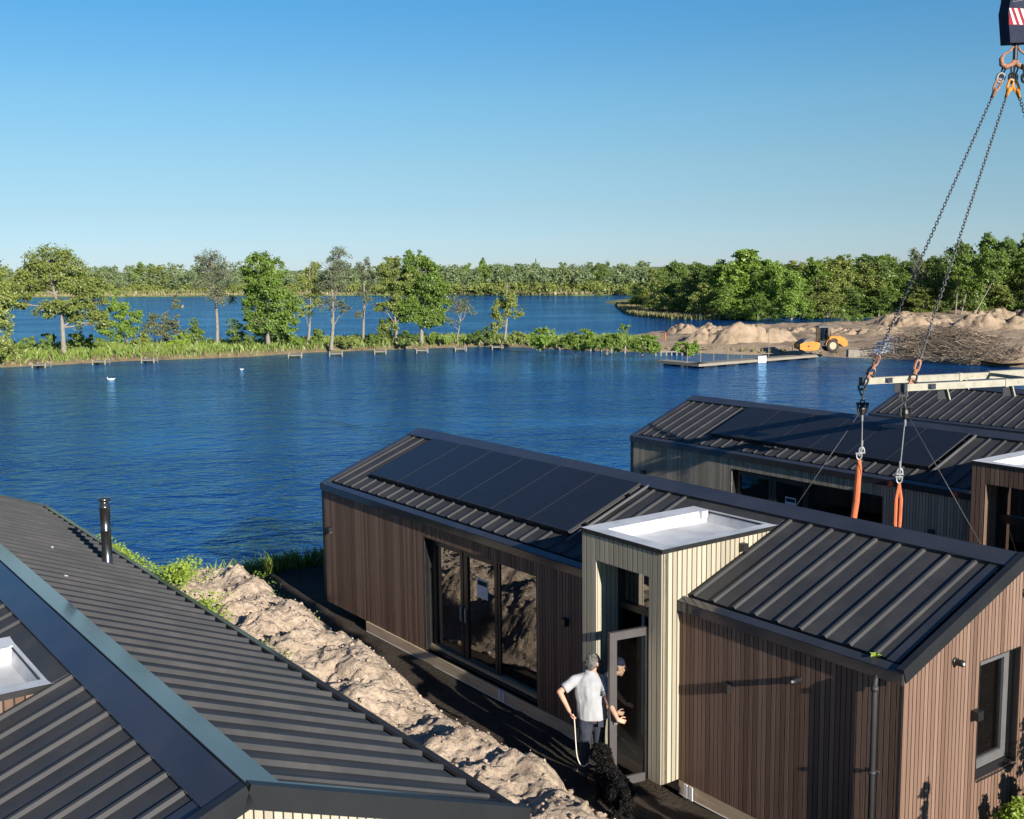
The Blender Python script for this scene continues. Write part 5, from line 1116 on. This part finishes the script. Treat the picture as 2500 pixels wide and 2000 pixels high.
# ------------------------------------------------------------------ small plants near the houses
def plot_pts(n, u0, u1, v0, v1, seed, thr=-9):
    r = random.Random(seed); out = []
    while len(out) < n:
        u, v = r.uniform(u0, u1), r.uniform(v0, v1)
        if noise.noise((u * .7, v * .7, seed)) < thr: continue
        p = hw(u, v, 0); out.append((p.x, p.y, GZ + plot_z(u, v) + heap_h(u, v)))
    return out
o = obj('bank_grass', blades('bank_grass', plot_pts(2200, -4.9, -3.7, -1.9, 3.0, 2, -.15), .25, .62, .018, M['grass'], 31, .3)); tag(o, 'tuft of green grass at the lake edge behind the sand heap', 'grass', kind='stuff')
def leafy(name, pts, size, mat, seed, h=.3, per=14):
    r = np.random.default_rng(seed); P = np.repeat(np.asarray(pts, float), per, 0); n = len(P)
    P = P + np.stack([r.normal(0, .10, n), r.normal(0, .10, n), r.uniform(0, h, n)], 1)
    nr = r.normal(0, 1, (n, 3)) + np.array([0, 0, 1.0]); nr /= np.linalg.norm(nr, axis=1)[:, None]; t = np.cross(nr, r.normal(0, 1, (n, 3))); t /= np.linalg.norm(t, axis=1)[:, None]; b = np.cross(nr, t); s = size * r.uniform(.6, 1.3, n)[:, None]
    return mesh_np(name, np.stack([P - t*s*.5, P + b*s*.3, P + t*s*.5 + nr*s*.1, P - b*s*.3], 1).reshape(-1, 3), 4, [M[mat]])
wp = []; wr = random.Random(6)
while len(wp) < 420:
    u = wr.uniform(-9.5, 2.4); v = (-2.12 - .03 * (u + 8) if u < -2.2 else -2.75 - .14 * (u + 2)) + wr.gauss(0, .16) - .12
    if noise.noise((u * 1.1, v * .8, 6)) < -.3: continue
    p = hw(u, v, 0); wp.append((p.x, p.y, GZ + plot_z(u, v) + heap_h(u, v)))
o = obj('ground_cover', leafy('ground_cover', wp, .075, 'leaf_lime', 33, .38)); tag(o, 'strip of yellow green weeds along the eave of the nearest chalet', 'weeds', kind='stuff')
o = obj('heap_weeds', leafy('heap_weeds', plot_pts(26, 2.5, 9, -4.2, -3.2, 7, .1) + plot_pts(14, -.5, 2.5, -1.6, -1.1, 8, -9) + plot_pts(16, -2.2, -.8, -2.6, -1.9, 9, -9), .05, 'leaf_mid', 34, .14)); tag(o, 'sparse small weeds growing on the sand heap', 'weeds', kind='stuff')
# garden shrubs in front of the gable of the middle chalet
def garden(u, v, h, w_, n, leaf, seed, label, name='garden_shrub', size=.075):
    bl = []; r = random.Random(seed)
    for i in range(9):
        f = .15 + .75 * i / 8; a = r.uniform(0, 6.28); d = w_ * .28 * (1 - .6 * f); bl.append((d*math.cos(a), d*math.sin(a), h*f, w_*.42*(1.1-.75*f), w_*.42*(1.1-.75*f), h*.15, 1))
    mt, mc = make_tree(name, [(0,0,-.1), (.02,0,h*.4), (0,.02,h*.85)], .03, bl, n, size, leaf, 'bark', seed, clus=18, crad=.3, twigs=3)
    p = hw(u, v, 0); return tree_obj(name, (p.x, p.y, GZ + plot_z(u, v)), mt, mc, label, 'shrub')
garden(15.42, 1.70, .95, .62, 3000, 'leaf_lime', 71, 'yellow green garden shrub below the gable window, cut by the lower edge', size=.06)
garden(15.52, 2.38, 1.28, .85, 5200, 'leaf_bright', 72, 'taller bright green garden shrub in the lower right corner', size=.065)
garden(16.7, 2.95, 2.6, 1.25, 7000, 'leaf_mid', 77, 'tall garden shrub outside the right edge throwing its shadow below the gable window')
garden(18.0, .12, 2.45, .5, 3000, 'leaf_mid', 73, 'slim garden shrub outside the lower edge throwing a shadow on the gable corner')
garden(18.9, -1.15, 2.55, .85, 5200, 'leaf_dark', 74, 'dark hedge shrub added outside the lower edge to shade the ground', size=.12)  # unseen hedge, added to shade the ground before the porch
garden(19.1, -1.85, 3.1, .85, 5200, 'leaf_dark', 76, 'taller dark hedge shrub added outside the lower edge to shade the ground', size=.12)  # second unseen shrub, added for the same shade
# slim tall tree, added outside the picture so its crown shades the strip
def shade_tree(u, v, z0, z1, w_, seed, label):
    bl = []; r = random.Random(seed)
    for i in range(10):
        f = i / 9; bl.append((r.uniform(-.05,.05), r.uniform(-.05,.05), z0 + (z1 - z0) * f, w_*.5, w_*.5, (z1 - z0) * .09, 1))
    mt, mc = make_tree('added_shade_tree', [(0,0,-.1), (0,0,z0*.5), (0,0,z0), (0,0,z1)], .07, bl, 5000, .2, 'leaf_dark', 'bark', seed, clus=30, crad=.4, twigs=2)
    p = hw(u, v, 0); return tree_obj('added_shade_tree', (p.x, p.y, GZ), mt, mc, label, 'tree')
shade_tree(19.5, -2.45, 5.9, 8.4, .8, 75, 'slim tall tree with a high crown added outside the right edge for shade')
# ------------------------------------------------------------------ people and dog
M['skin'] = noisy('skin', [(0.3, (.40,.205,.135)), (0.7, (.50,.275,.19))], 9, .55)
M['shirt_grey'] = noisy('shirt_grey', [(0.3, (.26,.265,.28)), (0.7, (.33,.335,.35))], 5, .95, bump=.2, bscale=14, spec=.1)
M['shirt_dark'] = noisy('shirt_dark', [(0.3, (.06,.06,.07)), (0.7, (.09,.09,.10))], 5, .95, bump=.2, bscale=14, spec=.1)
M['jeans'] = noisy('jeans', [(0.3, (.014,.017,.03)), (0.7, (.028,.033,.052))], 8, .9, bump=.2, bscale=14)
M['khaki'] = noisy('khaki', [(0.3, (.17,.155,.115)), (0.7, (.23,.21,.16))], 6, .9, bump=.2, bscale=14)
M['hair_grey'] = noisy('hair_grey', [(0.3, (.035,.032,.03)), (0.5, (.10,.095,.09)), (0.7, (.24,.235,.23))], 38, .85, bump=1.0, bscale=60, spec=.1)
M['fur_black'] = noisy('fur_black', [(0.3, (.006,.006,.006)), (0.75, (.020,.018,.017))], 10, .75, island=.5, spec=.15)
M['rope'] = noisy('rope', [(0.3, (.52,.47,.38)), (0.7, (.66,.61,.5))], 40, .8)
M['eye'] = noisy('eye', [(0.3, (.02,.015,.01)), (0.7, (.03,.02,.015))], 3, .15)
class SK:
    """collects closed lofts and capsules that are fused into one continuous skin"""
    def __init__(s): s.mb = MB()
    def loft(s, secs, n=18):      # (centre, rx, ry, forward yaw)
        vs = []; k = len(secs)
        for (c, rx, ry, yw) in secs:
            for j in range(n):
                a = 2*PI*j/n; x, y = rx*math.cos(a), ry*math.sin(a); vs.append((c[0] + x*math.cos(yw) - y*math.sin(yw), c[1] + x*math.sin(yw) + y*math.cos(yw), c[2]))
        fs = [(i*n+j, i*n+(j+1) % n, (i+1)*n+(j+1) % n, (i+1)*n+j) for i in range(k-1) for j in range(n)] + [tuple(range(n))[::-1], tuple(range((k-1)*n, k*n))]
        s.mb.add(vs, fs)
    def cap(s, a, b, ra, rb, n=12):
        a, b = Vector(a), Vector(b); d = (b - a); L = d.length
        if L < 1e-6: d = Vector((0,0,1))
        d = d.normalized(); pts = []; rad = []
        for t in (-.98, -.8, -.45): pts.append(a + d * ra * t); rad.append(ra * math.sqrt(1 - t*t))
        pts.append(a); rad.append(ra); pts.append(b); rad.append(rb)
        for t in (.45, .8, .98): pts.append(b + d * rb * t); rad.append(rb * math.sqrt(1 - t*t))
        s.mb.tube(pts, rad, n)
    def ell(s, c, r, yw=0.0, pitch=0.0, n=16):
        m4 = Matrix.Translation(Vector(c)) @ Matrix.Rotation(yw, 4, 'Z') @ Matrix.Rotation(pitch, 4, 'X'); q = MB()
        q.lathe([(math.cos(t) , math.sin(t)) for t in [-PI/2 + PI * (i + .02) / 10.04 for i in range(11)]], n); 
        s.mb.add([tuple(m4 @ Vector((x*r[0], y*r[1], z*r[2]))) for x, y, z in q.v], q.f)
    def fuse(s, name, mat, parent, voxel, smooth=2, wrinkle=0.0, wsc=9.0):
        o = s.mb.build('tmp', [], None); md = o.modifiers.new('r', 'REMESH'); md.mode = 'VOXEL'; md.voxel_size = voxel
        if smooth: sm_ = o.modifiers.new('s', 'SMOOTH'); sm_.iterations = smooth; sm_.factor = .5
        dg = bpy.context.evaluated_depsgraph_get(); ev = o.evaluated_get(dg); me = bpy.data.meshes.new_from_object(ev); bpy.data.objects.remove(o)
        if wrinkle:
            for v in me.vertices:
                c = v.co; k = noise.noise((c.x * wsc + 3, c.y * wsc, c.z * wsc * .55)) + .5 * noise.noise((c.x * wsc * 2.2, c.y * wsc * 2.2, c.z * wsc))
                v.co += v.normal * wrinkle * k
        me.name = name; me.materials.clear(); me.materials.append(mat); me.polygons.foreach_set('use_smooth', [True] * len(me.polygons)); me.update()
        return obj(name, me, parent)
def head(sk, c, yaw, pit=0.0, s=1.0):
    m4 = Matrix.Translation(Vector(c)) @ Matrix.Rotation(yaw, 4, 'Z') @ Matrix.Rotation(pit, 4, 'X'); T = lambda x, y, z: tuple(m4 @ Vector((x*s, y*s, z*s)))
    sk.ell(T(0, -.005, .025), (.076*s, .096*s, .098*s), yaw, pit); sk.ell(T(0, .035, -.045), (.058*s, .062*s, .075*s), yaw, pit); sk.ell(T(0, .07, -.095), (.03*s, .026*s, .022*s), yaw, pit)
    sk.cap(T(0, .095, .02), T(0, .118, -.02), .010*s, .016*s, 8)                    # nose
    sk.cap(T(-.05, .078, .035), T(.05, .078, .035), .013*s, .013*s, 8)              # brow
    sk.cap(T(-.022, .088, -.062), T(.022, .088, -.062), .010*s, .010*s, 8)          # lips
    for q in (-1, 1): sk.ell(T(q*.080, -.012, -.005), (.011*s, .022*s, .034*s), yaw, pit); sk.ell(T(q*.042, .068, -.02), (.024*s, .02*s, .02*s), yaw, pit)
    return T
def eyes(T, parent):
    q = MB()
    for s in (-1, 1): 
        c = T(s*.032, .086, .012); q.lathe([(.001, -.010), (.009, -.006), (.011, 0), (.009, .006), (.001, .010)], 8, c)
    q.build('eyes', M['eye'], parent, True)
def hand(sk, wrist, d, palm, side, curl=.9, s=1.0):
    """palm with five separate bent fingers; d = direction of the fingers, palm = palm normal, side = towards the thumb"""
    w_, d, palm = Vector(wrist), Vector(d).normalized(), Vector(palm).normalized(); side = (Vector(side) - d * Vector(side).dot(d)).normalized(); palm = (palm - d * palm.dot(d) - side * palm.dot(side)).normalized()
    for k in (-1.2, -.4, .4, 1.2): sk.cap(w_ + side * k * .013, w_ + d * .085 * s + side * k * .017, .014, .012, 8)
    for i, (k, L) in enumerate(((1.45, .072), (.5, .080), (-.5, .074), (-1.45, .058))):
        p = w_ + d * .088 + side * k * .0175; a = 0.0; r_ = .0088 - .0006 * i
        for seg, f in enumerate((.45, .32, .23)):
            a += curl * (.45 + .25 * seg) + .06 * i; e = p + (d * math.cos(a) + palm * math.sin(a)) * L * f; sk.cap(p, e, r_, r_ * .92, 8); p = e; r_ *= .92
    p = w_ + d * .025 + side * .026
    for a, f in ((.75, .042), (.35, .034), (.1, .024)):
        e = p + (d * math.cos(a) + side * math.sin(a) * .8 + palm * .5 * curl) .normalized() * f; sk.cap(p, e, .0115, .010, 8); p = e
def figure(root, J, looks):
    L = looks; V3 = Vector; sh = L['shirt_secs']
    # one continuous body
    b = SK(); T = head(b, J['head'], L['head_yaw'], L.get('head_pitch', 0), 1.1); b.cap(J['neck'], V3(J['head']) + V3((0, 0, -.06)), .062, .06)
    b.loft([(c, rx - .014, ry - .012, y) for (c, rx, ry, y) in sh])
    for s in ('l', 'r'):
        b.cap(J['sh_' + s], J['el_' + s], .053, .043); b.cap(J['el_' + s], J['wr_' + s], .043, .028); b.cap(J['neck'], J['sh_' + s], .05, .05)
        hd = L['hand_' + s]; hand(b, J['wr_' + s], hd[0], hd[1], hd[2], hd[3])
        b.cap(J['hip_' + s], J['kn_' + s], .088, .056); b.cap(J['kn_' + s], J['an_' + s], .054, .038); f = V3(J['an_' + s]); fd = V3(L['foot']).normalized() * .16; b.cap(f + V3((0,0,-.04)), f + fd + V3((0, 0, -.05)), .04, .03)
    b.fuse('body', M['skin'], root, .0075, 2); eyes(T, root)
    # shirt
    c = SK(); c.loft(sh)
    for s in ('l', 'r'):
        a, e = V3(J['sh_' + s]), V3(J['el_' + s]); c.cap(V3(J['neck']).lerp(a, .35) + V3((0,0,-.03)), a, .07, .072)
        d = (e - a); q = a + d * .74; dn = d.normalized(); c.mb.tube([a - dn * .03, a, a + d * .4, q], [.05, .073, .074, .076], 14)
    c.fuse('shirt', M[L['shirt']], root, .010, 2, .015, 7)
    # trousers
    t = SK(); hp_ = (V3(J['hip_l']) + V3(J['hip_r'])) / 2; t.loft([(hp_ + V3((0,0,-.10)), .15, .11, L['yaw']), (hp_ + V3((0,0,0)), .178, .128, L['yaw']), (hp_ + V3((0,0,.08)), .168, .122, L['yaw']), (hp_ + V3((0,0,.13)), .160, .115, L['yaw'])])
    for s in ('l', 'r'):
        k_ = V3(J['kn_' + s]); t.cap(J['hip_' + s], k_, .112, .084)
        if L['long']: t.mb.tube([k_, k_.lerp(V3(J['an_' + s]), .5), V3(J['an_' + s]) + V3((0,0,.0))], [.084, .076, .07], 14)
    t.fuse('trousers', M[L['trousers']], root, .012, 2, .009)
    for s in ('l', 'r'):
        f = V3(J['an_' + s]); fd = V3(L['foot']).normalized(); q = SK(); q.cap(f + V3((0,0,-.045)) - fd * .04, f + fd * .17 + V3((0,0,-.05)), .047, .038); q.cap(f + V3((0,0,.02)), f + V3((0,0,-.03)), .05, .05); q.fuse('shoe', M['black'], root, .012, 1)
    return T
# man holding the dog lead, seen from behind
r1 = empty('person', hw(10.5, -1.0, -2.665), 0, 'grey haired man seen from behind in a pale grey t-shirt, holding the dog lead', 'person'); r1.scale = (1.03, 1.03, 1.03)
J = dict(head=(.005, .05, 1.675), neck=(-.025, .015, 1.535), sh_l=(-.24, .0, 1.455), sh_r=(.14, -.01, 1.445), el_l=(-.475, -.08, 1.30), el_r=(.195, -.17, 1.19), wr_l=(-.345, -.14, 1.045), wr_r=(.315, -.36, 1.0),
         hip_l=(-.105, 0, .93), hip_r=(.075, 0, .93), kn_l=(-.12, .04, .50), kn_r=(.09, .06, .50), an_l=(-.13, .0, .09), an_r=(.10, .03, .09))
T1 = figure(r1, J, dict(head_yaw=-.65, head_pitch=-.22, yaw=-.1, shirt='shirt_grey', trousers='jeans', long=True, foot=(-.1, 1, 0),
    shirt_secs=[((-.005, 0, .885), .222, .158, -.1), ((-.012, 0, .96), .214, .156, -.1), ((-.025, 0, 1.10), .204, .148, -.1), ((-.045, 0, 1.28), .222, .146, -.1), ((-.05, 0, 1.40), .228, .134, -.1), ((-.045, 0, 1.475), .185, .106, -.1), ((-.035, .005, 1.545), .095, .086, -.1), ((-.03, .01, 1.585), .068, .066, -.1)],
    hand_l=((.35, -.1, -.9), (1, .4, .1), (.1, -1, 0), .9), hand_r=((.9, .1, -.35), (-.1, .5, -.9), (-.2, .2, .9), 1.0)))
h = SK(); h.ell(T1(0, -.02, .04), (.094, .108, .100), -.65, -.22); h.ell(T1(0, -.055, -.02), (.088, .068, .085), -.65, -.22); h.fuse('hair', M['hair_grey'], r1, .007, 1, .011, 30)
q = MB(); a, e_ = Vector(J['sh_r']), Vector(J['el_r']); d = e_ - a
for f in (.56, .66): q.tube([a + d * f, a + d * (f + .045)], [.0785, .0795], 16, caps=False)
q.build('sleeve_stripe', M['jeans'], r1, True)
q = MB(); q.box(.06, .16, -.136, -.128, .80, .90); q.box(.07, .15, -.139, -.1355, .885, .89); q.build('back_pocket', M['jeans'], r1)
# second man at the door
r2 = empty('person', hw(10.27, -.60, -2.79), 0, 'man in a dark t-shirt, khaki shorts and dark cap bending behind the open glass door', 'person')
J2 = dict(head=(.225, .03, 1.635), neck=(.10, .02, 1.525), sh_l=(.11, .20, 1.445), sh_r=(.02, -.18, 1.445), el_l=(.17, .27, 1.19), el_r=(-.02, -.235, 1.165), wr_l=(.34, .1, 1.03), wr_r=(.17, -.19, 1.01),
          hip_l=(-.04, .09, .93), hip_r=(-.05, -.09, .93), kn_l=(.03, .10, .50), kn_r=(-.01, -.10, .50), an_l=(-.02, .11, .09), an_r=(-.06, -.10, .09))
T2 = figure(r2, J2, dict(head_yaw=-1.35, head_pitch=-.35, yaw=-1.4, shirt='shirt_dark', trousers='khaki', long=False, foot=(1, -.1, 0),
    shirt_secs=[((-.045, 0, .885), .188, .135, -1.4), ((-.04, 0, .98), .182, .132, -1.4), ((-.01, 0, 1.12), .175, .126, -1.4), ((.03, .01, 1.28), .19, .128, -1.4), ((.06, .01, 1.40), .195, .118, -1.4), ((.075, .012, 1.47), .15, .095, -1.4), ((.095, .02, 1.53), .088, .08, -1.4), ((.11, .02, 1.565), .066, .064, -1.4)],
    hand_l=((.9, -.3, -.2), (0, .1, -1), (0, -.2, 1), 1.0), hand_r=((.95, .1, -.2), (0, .3, -1), (.1, .2, 1), 1.0)))
h = SK(); h.ell(T2(0, -.01, .05), (.086, .102, .088), -1.35, -.35); h.ell(T2(0, -.05, .0), (.078, .06, .06), -1.35, -.35); cp = h.fuse('cap', M['navy'], r2, .009, 1)
q = MB(); n = 9; vs = []
for zz in (0, -.008):
    for i in range(n): a = PI * i / (n - 1); vs += [T2(.074*math.cos(a), .06 + .02*math.sin(a), .055 + zz), T2(.082*math.cos(a), .07 + .095*math.sin(a), .035 + zz)]
f = [(2*i, 2*i+1, 2*i+3, 2*i+2) for i in range(n-1)] + [(2*n+2*i+2, 2*n+2*i+3, 2*n+2*i+1, 2*n+2*i) for i in range(n-1)] + [(2*i+1, 2*n+2*i+1, 2*n+2*i+3, 2*i+3) for i in range(n-1)]
q.add(vs, f); q.build('cap_brim', M['navy'], cp)
q = MB(); a, e_ = Vector(J2['sh_r']), Vector(J2['el_r']); d = e_ - a; q.tube([a + d * .60, a + d * .64], [.0775, .078], 16, caps=False); q.build('sleeve_stripe', M['white_paint'], r2, True)
# shaggy black dog
dh = hw(10.98, -1.22, 0); dt = hw(11.72, -1.48, 0); dd = (dh - dt); dyaw = math.atan2(dd.y, dd.x); dc = (dh + dt) / 2
dg_ = empty('dog', (dc.x, dc.y, AO.z - 2.685), dyaw, 'large shaggy black dog standing beside the man with the lead', 'dog'); dg_.scale = (.86, .86, .80)
b = SK()
def rl(secs):   # loft along x
    n = 18; vs = []; k = len(secs)
    for (x, z, ry, rz2) in secs: vs += [(x, ry*math.cos(2*PI*j/n), z + rz2*math.sin(2*PI*j/n)) for j in range(n)]
    b.mb.add(vs, [(i*n+j, i*n+(j+1) % n, (i+1)*n+(j+1) % n, (i+1)*n+j) for i in range(k-1) for j in range(n)] + [tuple(range(n))[::-1], tuple(range((k-1)*n, k*n))])
rl([(-.46, .52, .05, .06), (-.42, .52, .12, .12), (-.30, .53, .145, .145), (-.10, .50, .14, .145), (.10, .47, .155, .175), (.28, .47, .16, .19), (.38, .50, .13, .15), (.44, .53, .07, .08)])
b.cap((.32, 0, .58), (.50, 0, .74), .13, .10); b.ell((.56, 0, .79), (.13, .105, .11)); b.cap((.62, 0, .775), (.76, 0, .745), .075, .058); b.ell((.73, 0, .70), (.075, .062, .07)); b.ell((.81, 0, .765), (.02, .025, .018))
for s in (-1, 1):
    b.ell((.52, s*.115, .75), (.05, .025, .09)); b.cap((.30, s*.10, .45), (.28, s*.105, .24), .075, .055); b.cap((.28, s*.105, .24), (.31, s*.105, .05), .052, .045); b.cap((.31, s*.105, .04), (.36, s*.105, .035), .045, .035)
    b.cap((-.33, s*.10, .48), (-.24, s*.11, .29), .105, .065); b.cap((-.24, s*.11, .29), (-.43, s*.11, .19), .058, .045); b.cap((-.43, s*.11, .19), (-.40, s*.11, .04), .044, .042); b.cap((-.40, s*.11, .04), (-.33, s*.11, .035), .044, .034)
b.cap((-.44, 0, .56), (-.58, .03, .50), .045, .05); b.cap((-.58, .03, .50), (-.66, .05, .36), .05, .035)
bo = b.fuse('body', M['fur_black'], dg_, .014, 3, .012, 14)
me = bo.data; rf2 = np.random.default_rng(9); nv = len(me.polygons); ce = np.zeros(nv*3); me.polygons.foreach_get('center', ce); ce = ce.reshape(-1, 3); no = np.zeros(nv*3); me.polygons.foreach_get('normal', no); no = no.reshape(-1, 3)
ix = rf2.integers(0, nv, 9000); P = ce[ix]; Nn = no[ix]; t = np.cross(Nn, rf2.normal(0, 1, (9000, 3))); t /= np.linalg.norm(t, axis=1)[:, None] + 1e-9
fl = Nn * .55 + np.array([-.25, 0, -.75]) + rf2.normal(0, .4, (9000, 3)); fl /= np.linalg.norm(fl, axis=1)[:, None]; Ln = rf2.uniform(.03, .07, 9000)[:, None]
P = P - Nn * .004; tip = P + fl * Ln + Nn * .012; md = P + fl * Ln * .5 + Nn * .022; wd_ = t * .006
obj('coat', mesh_np('coat', np.stack([P - wd_, P + wd_, md + wd_ * 1.3, tip, ], 1).reshape(-1, 3), 4, [M['fur_black']]), dg_)
q = MB(); q.lathe([(.105, -.02), (.112, 0), (.105, .02)], 18); q.xform(Matrix.Translation((.42, 0, .67)) @ Matrix.Rotation(.85, 4, 'Y')); q.build('collar', M['black'], dg_)
# lead between hand and collar
p0 = r1.location; col = Vector((dc.x, dc.y, AO.z - 2.685)) + Matrix.Rotation(dyaw, 3, 'Z') @ Vector((.35, .09, .53))
pts = [Vector((-.30, -.13, 1.02)), Vector((-.285, -.175, .96)), Vector((-.275, -.2, .80)), Vector((-.265, -.23, .6)), Vector((-.25, -.26, .44)), Vector((-.21, -.29, .34)), Vector((-.15, -.30, .31)), Vector((-.08, -.30, .36))]
pts = pts + [(pts[-1] + (col - p0)) / 2 + Vector((0, -.02, -.03)), col - p0]
sm_p = []
for i in range(len(pts) - 1):
    a, b_, c_, d_ = pts[max(0, i-1)], pts[i], pts[i+1], pts[min(len(pts)-1, i+2)]
    for t_ in (0, .25, .5, .75): sm_p.append(.5 * ((2*b_) + (c_ - a) * t_ + (2*a - 5*b_ + 4*c_ - d_) * t_**2 + (-a + 3*b_ - 3*c_ + d_) * t_**3))
sm_p.append(pts[-1])
q = MB(); q.tube(sm_p, .008, 8); o = q.build('dog_lead', M['rope'], None, True, loc=p0); tag(o, 'pale rope lead hanging from the hand of the man to the black dog', 'lead')
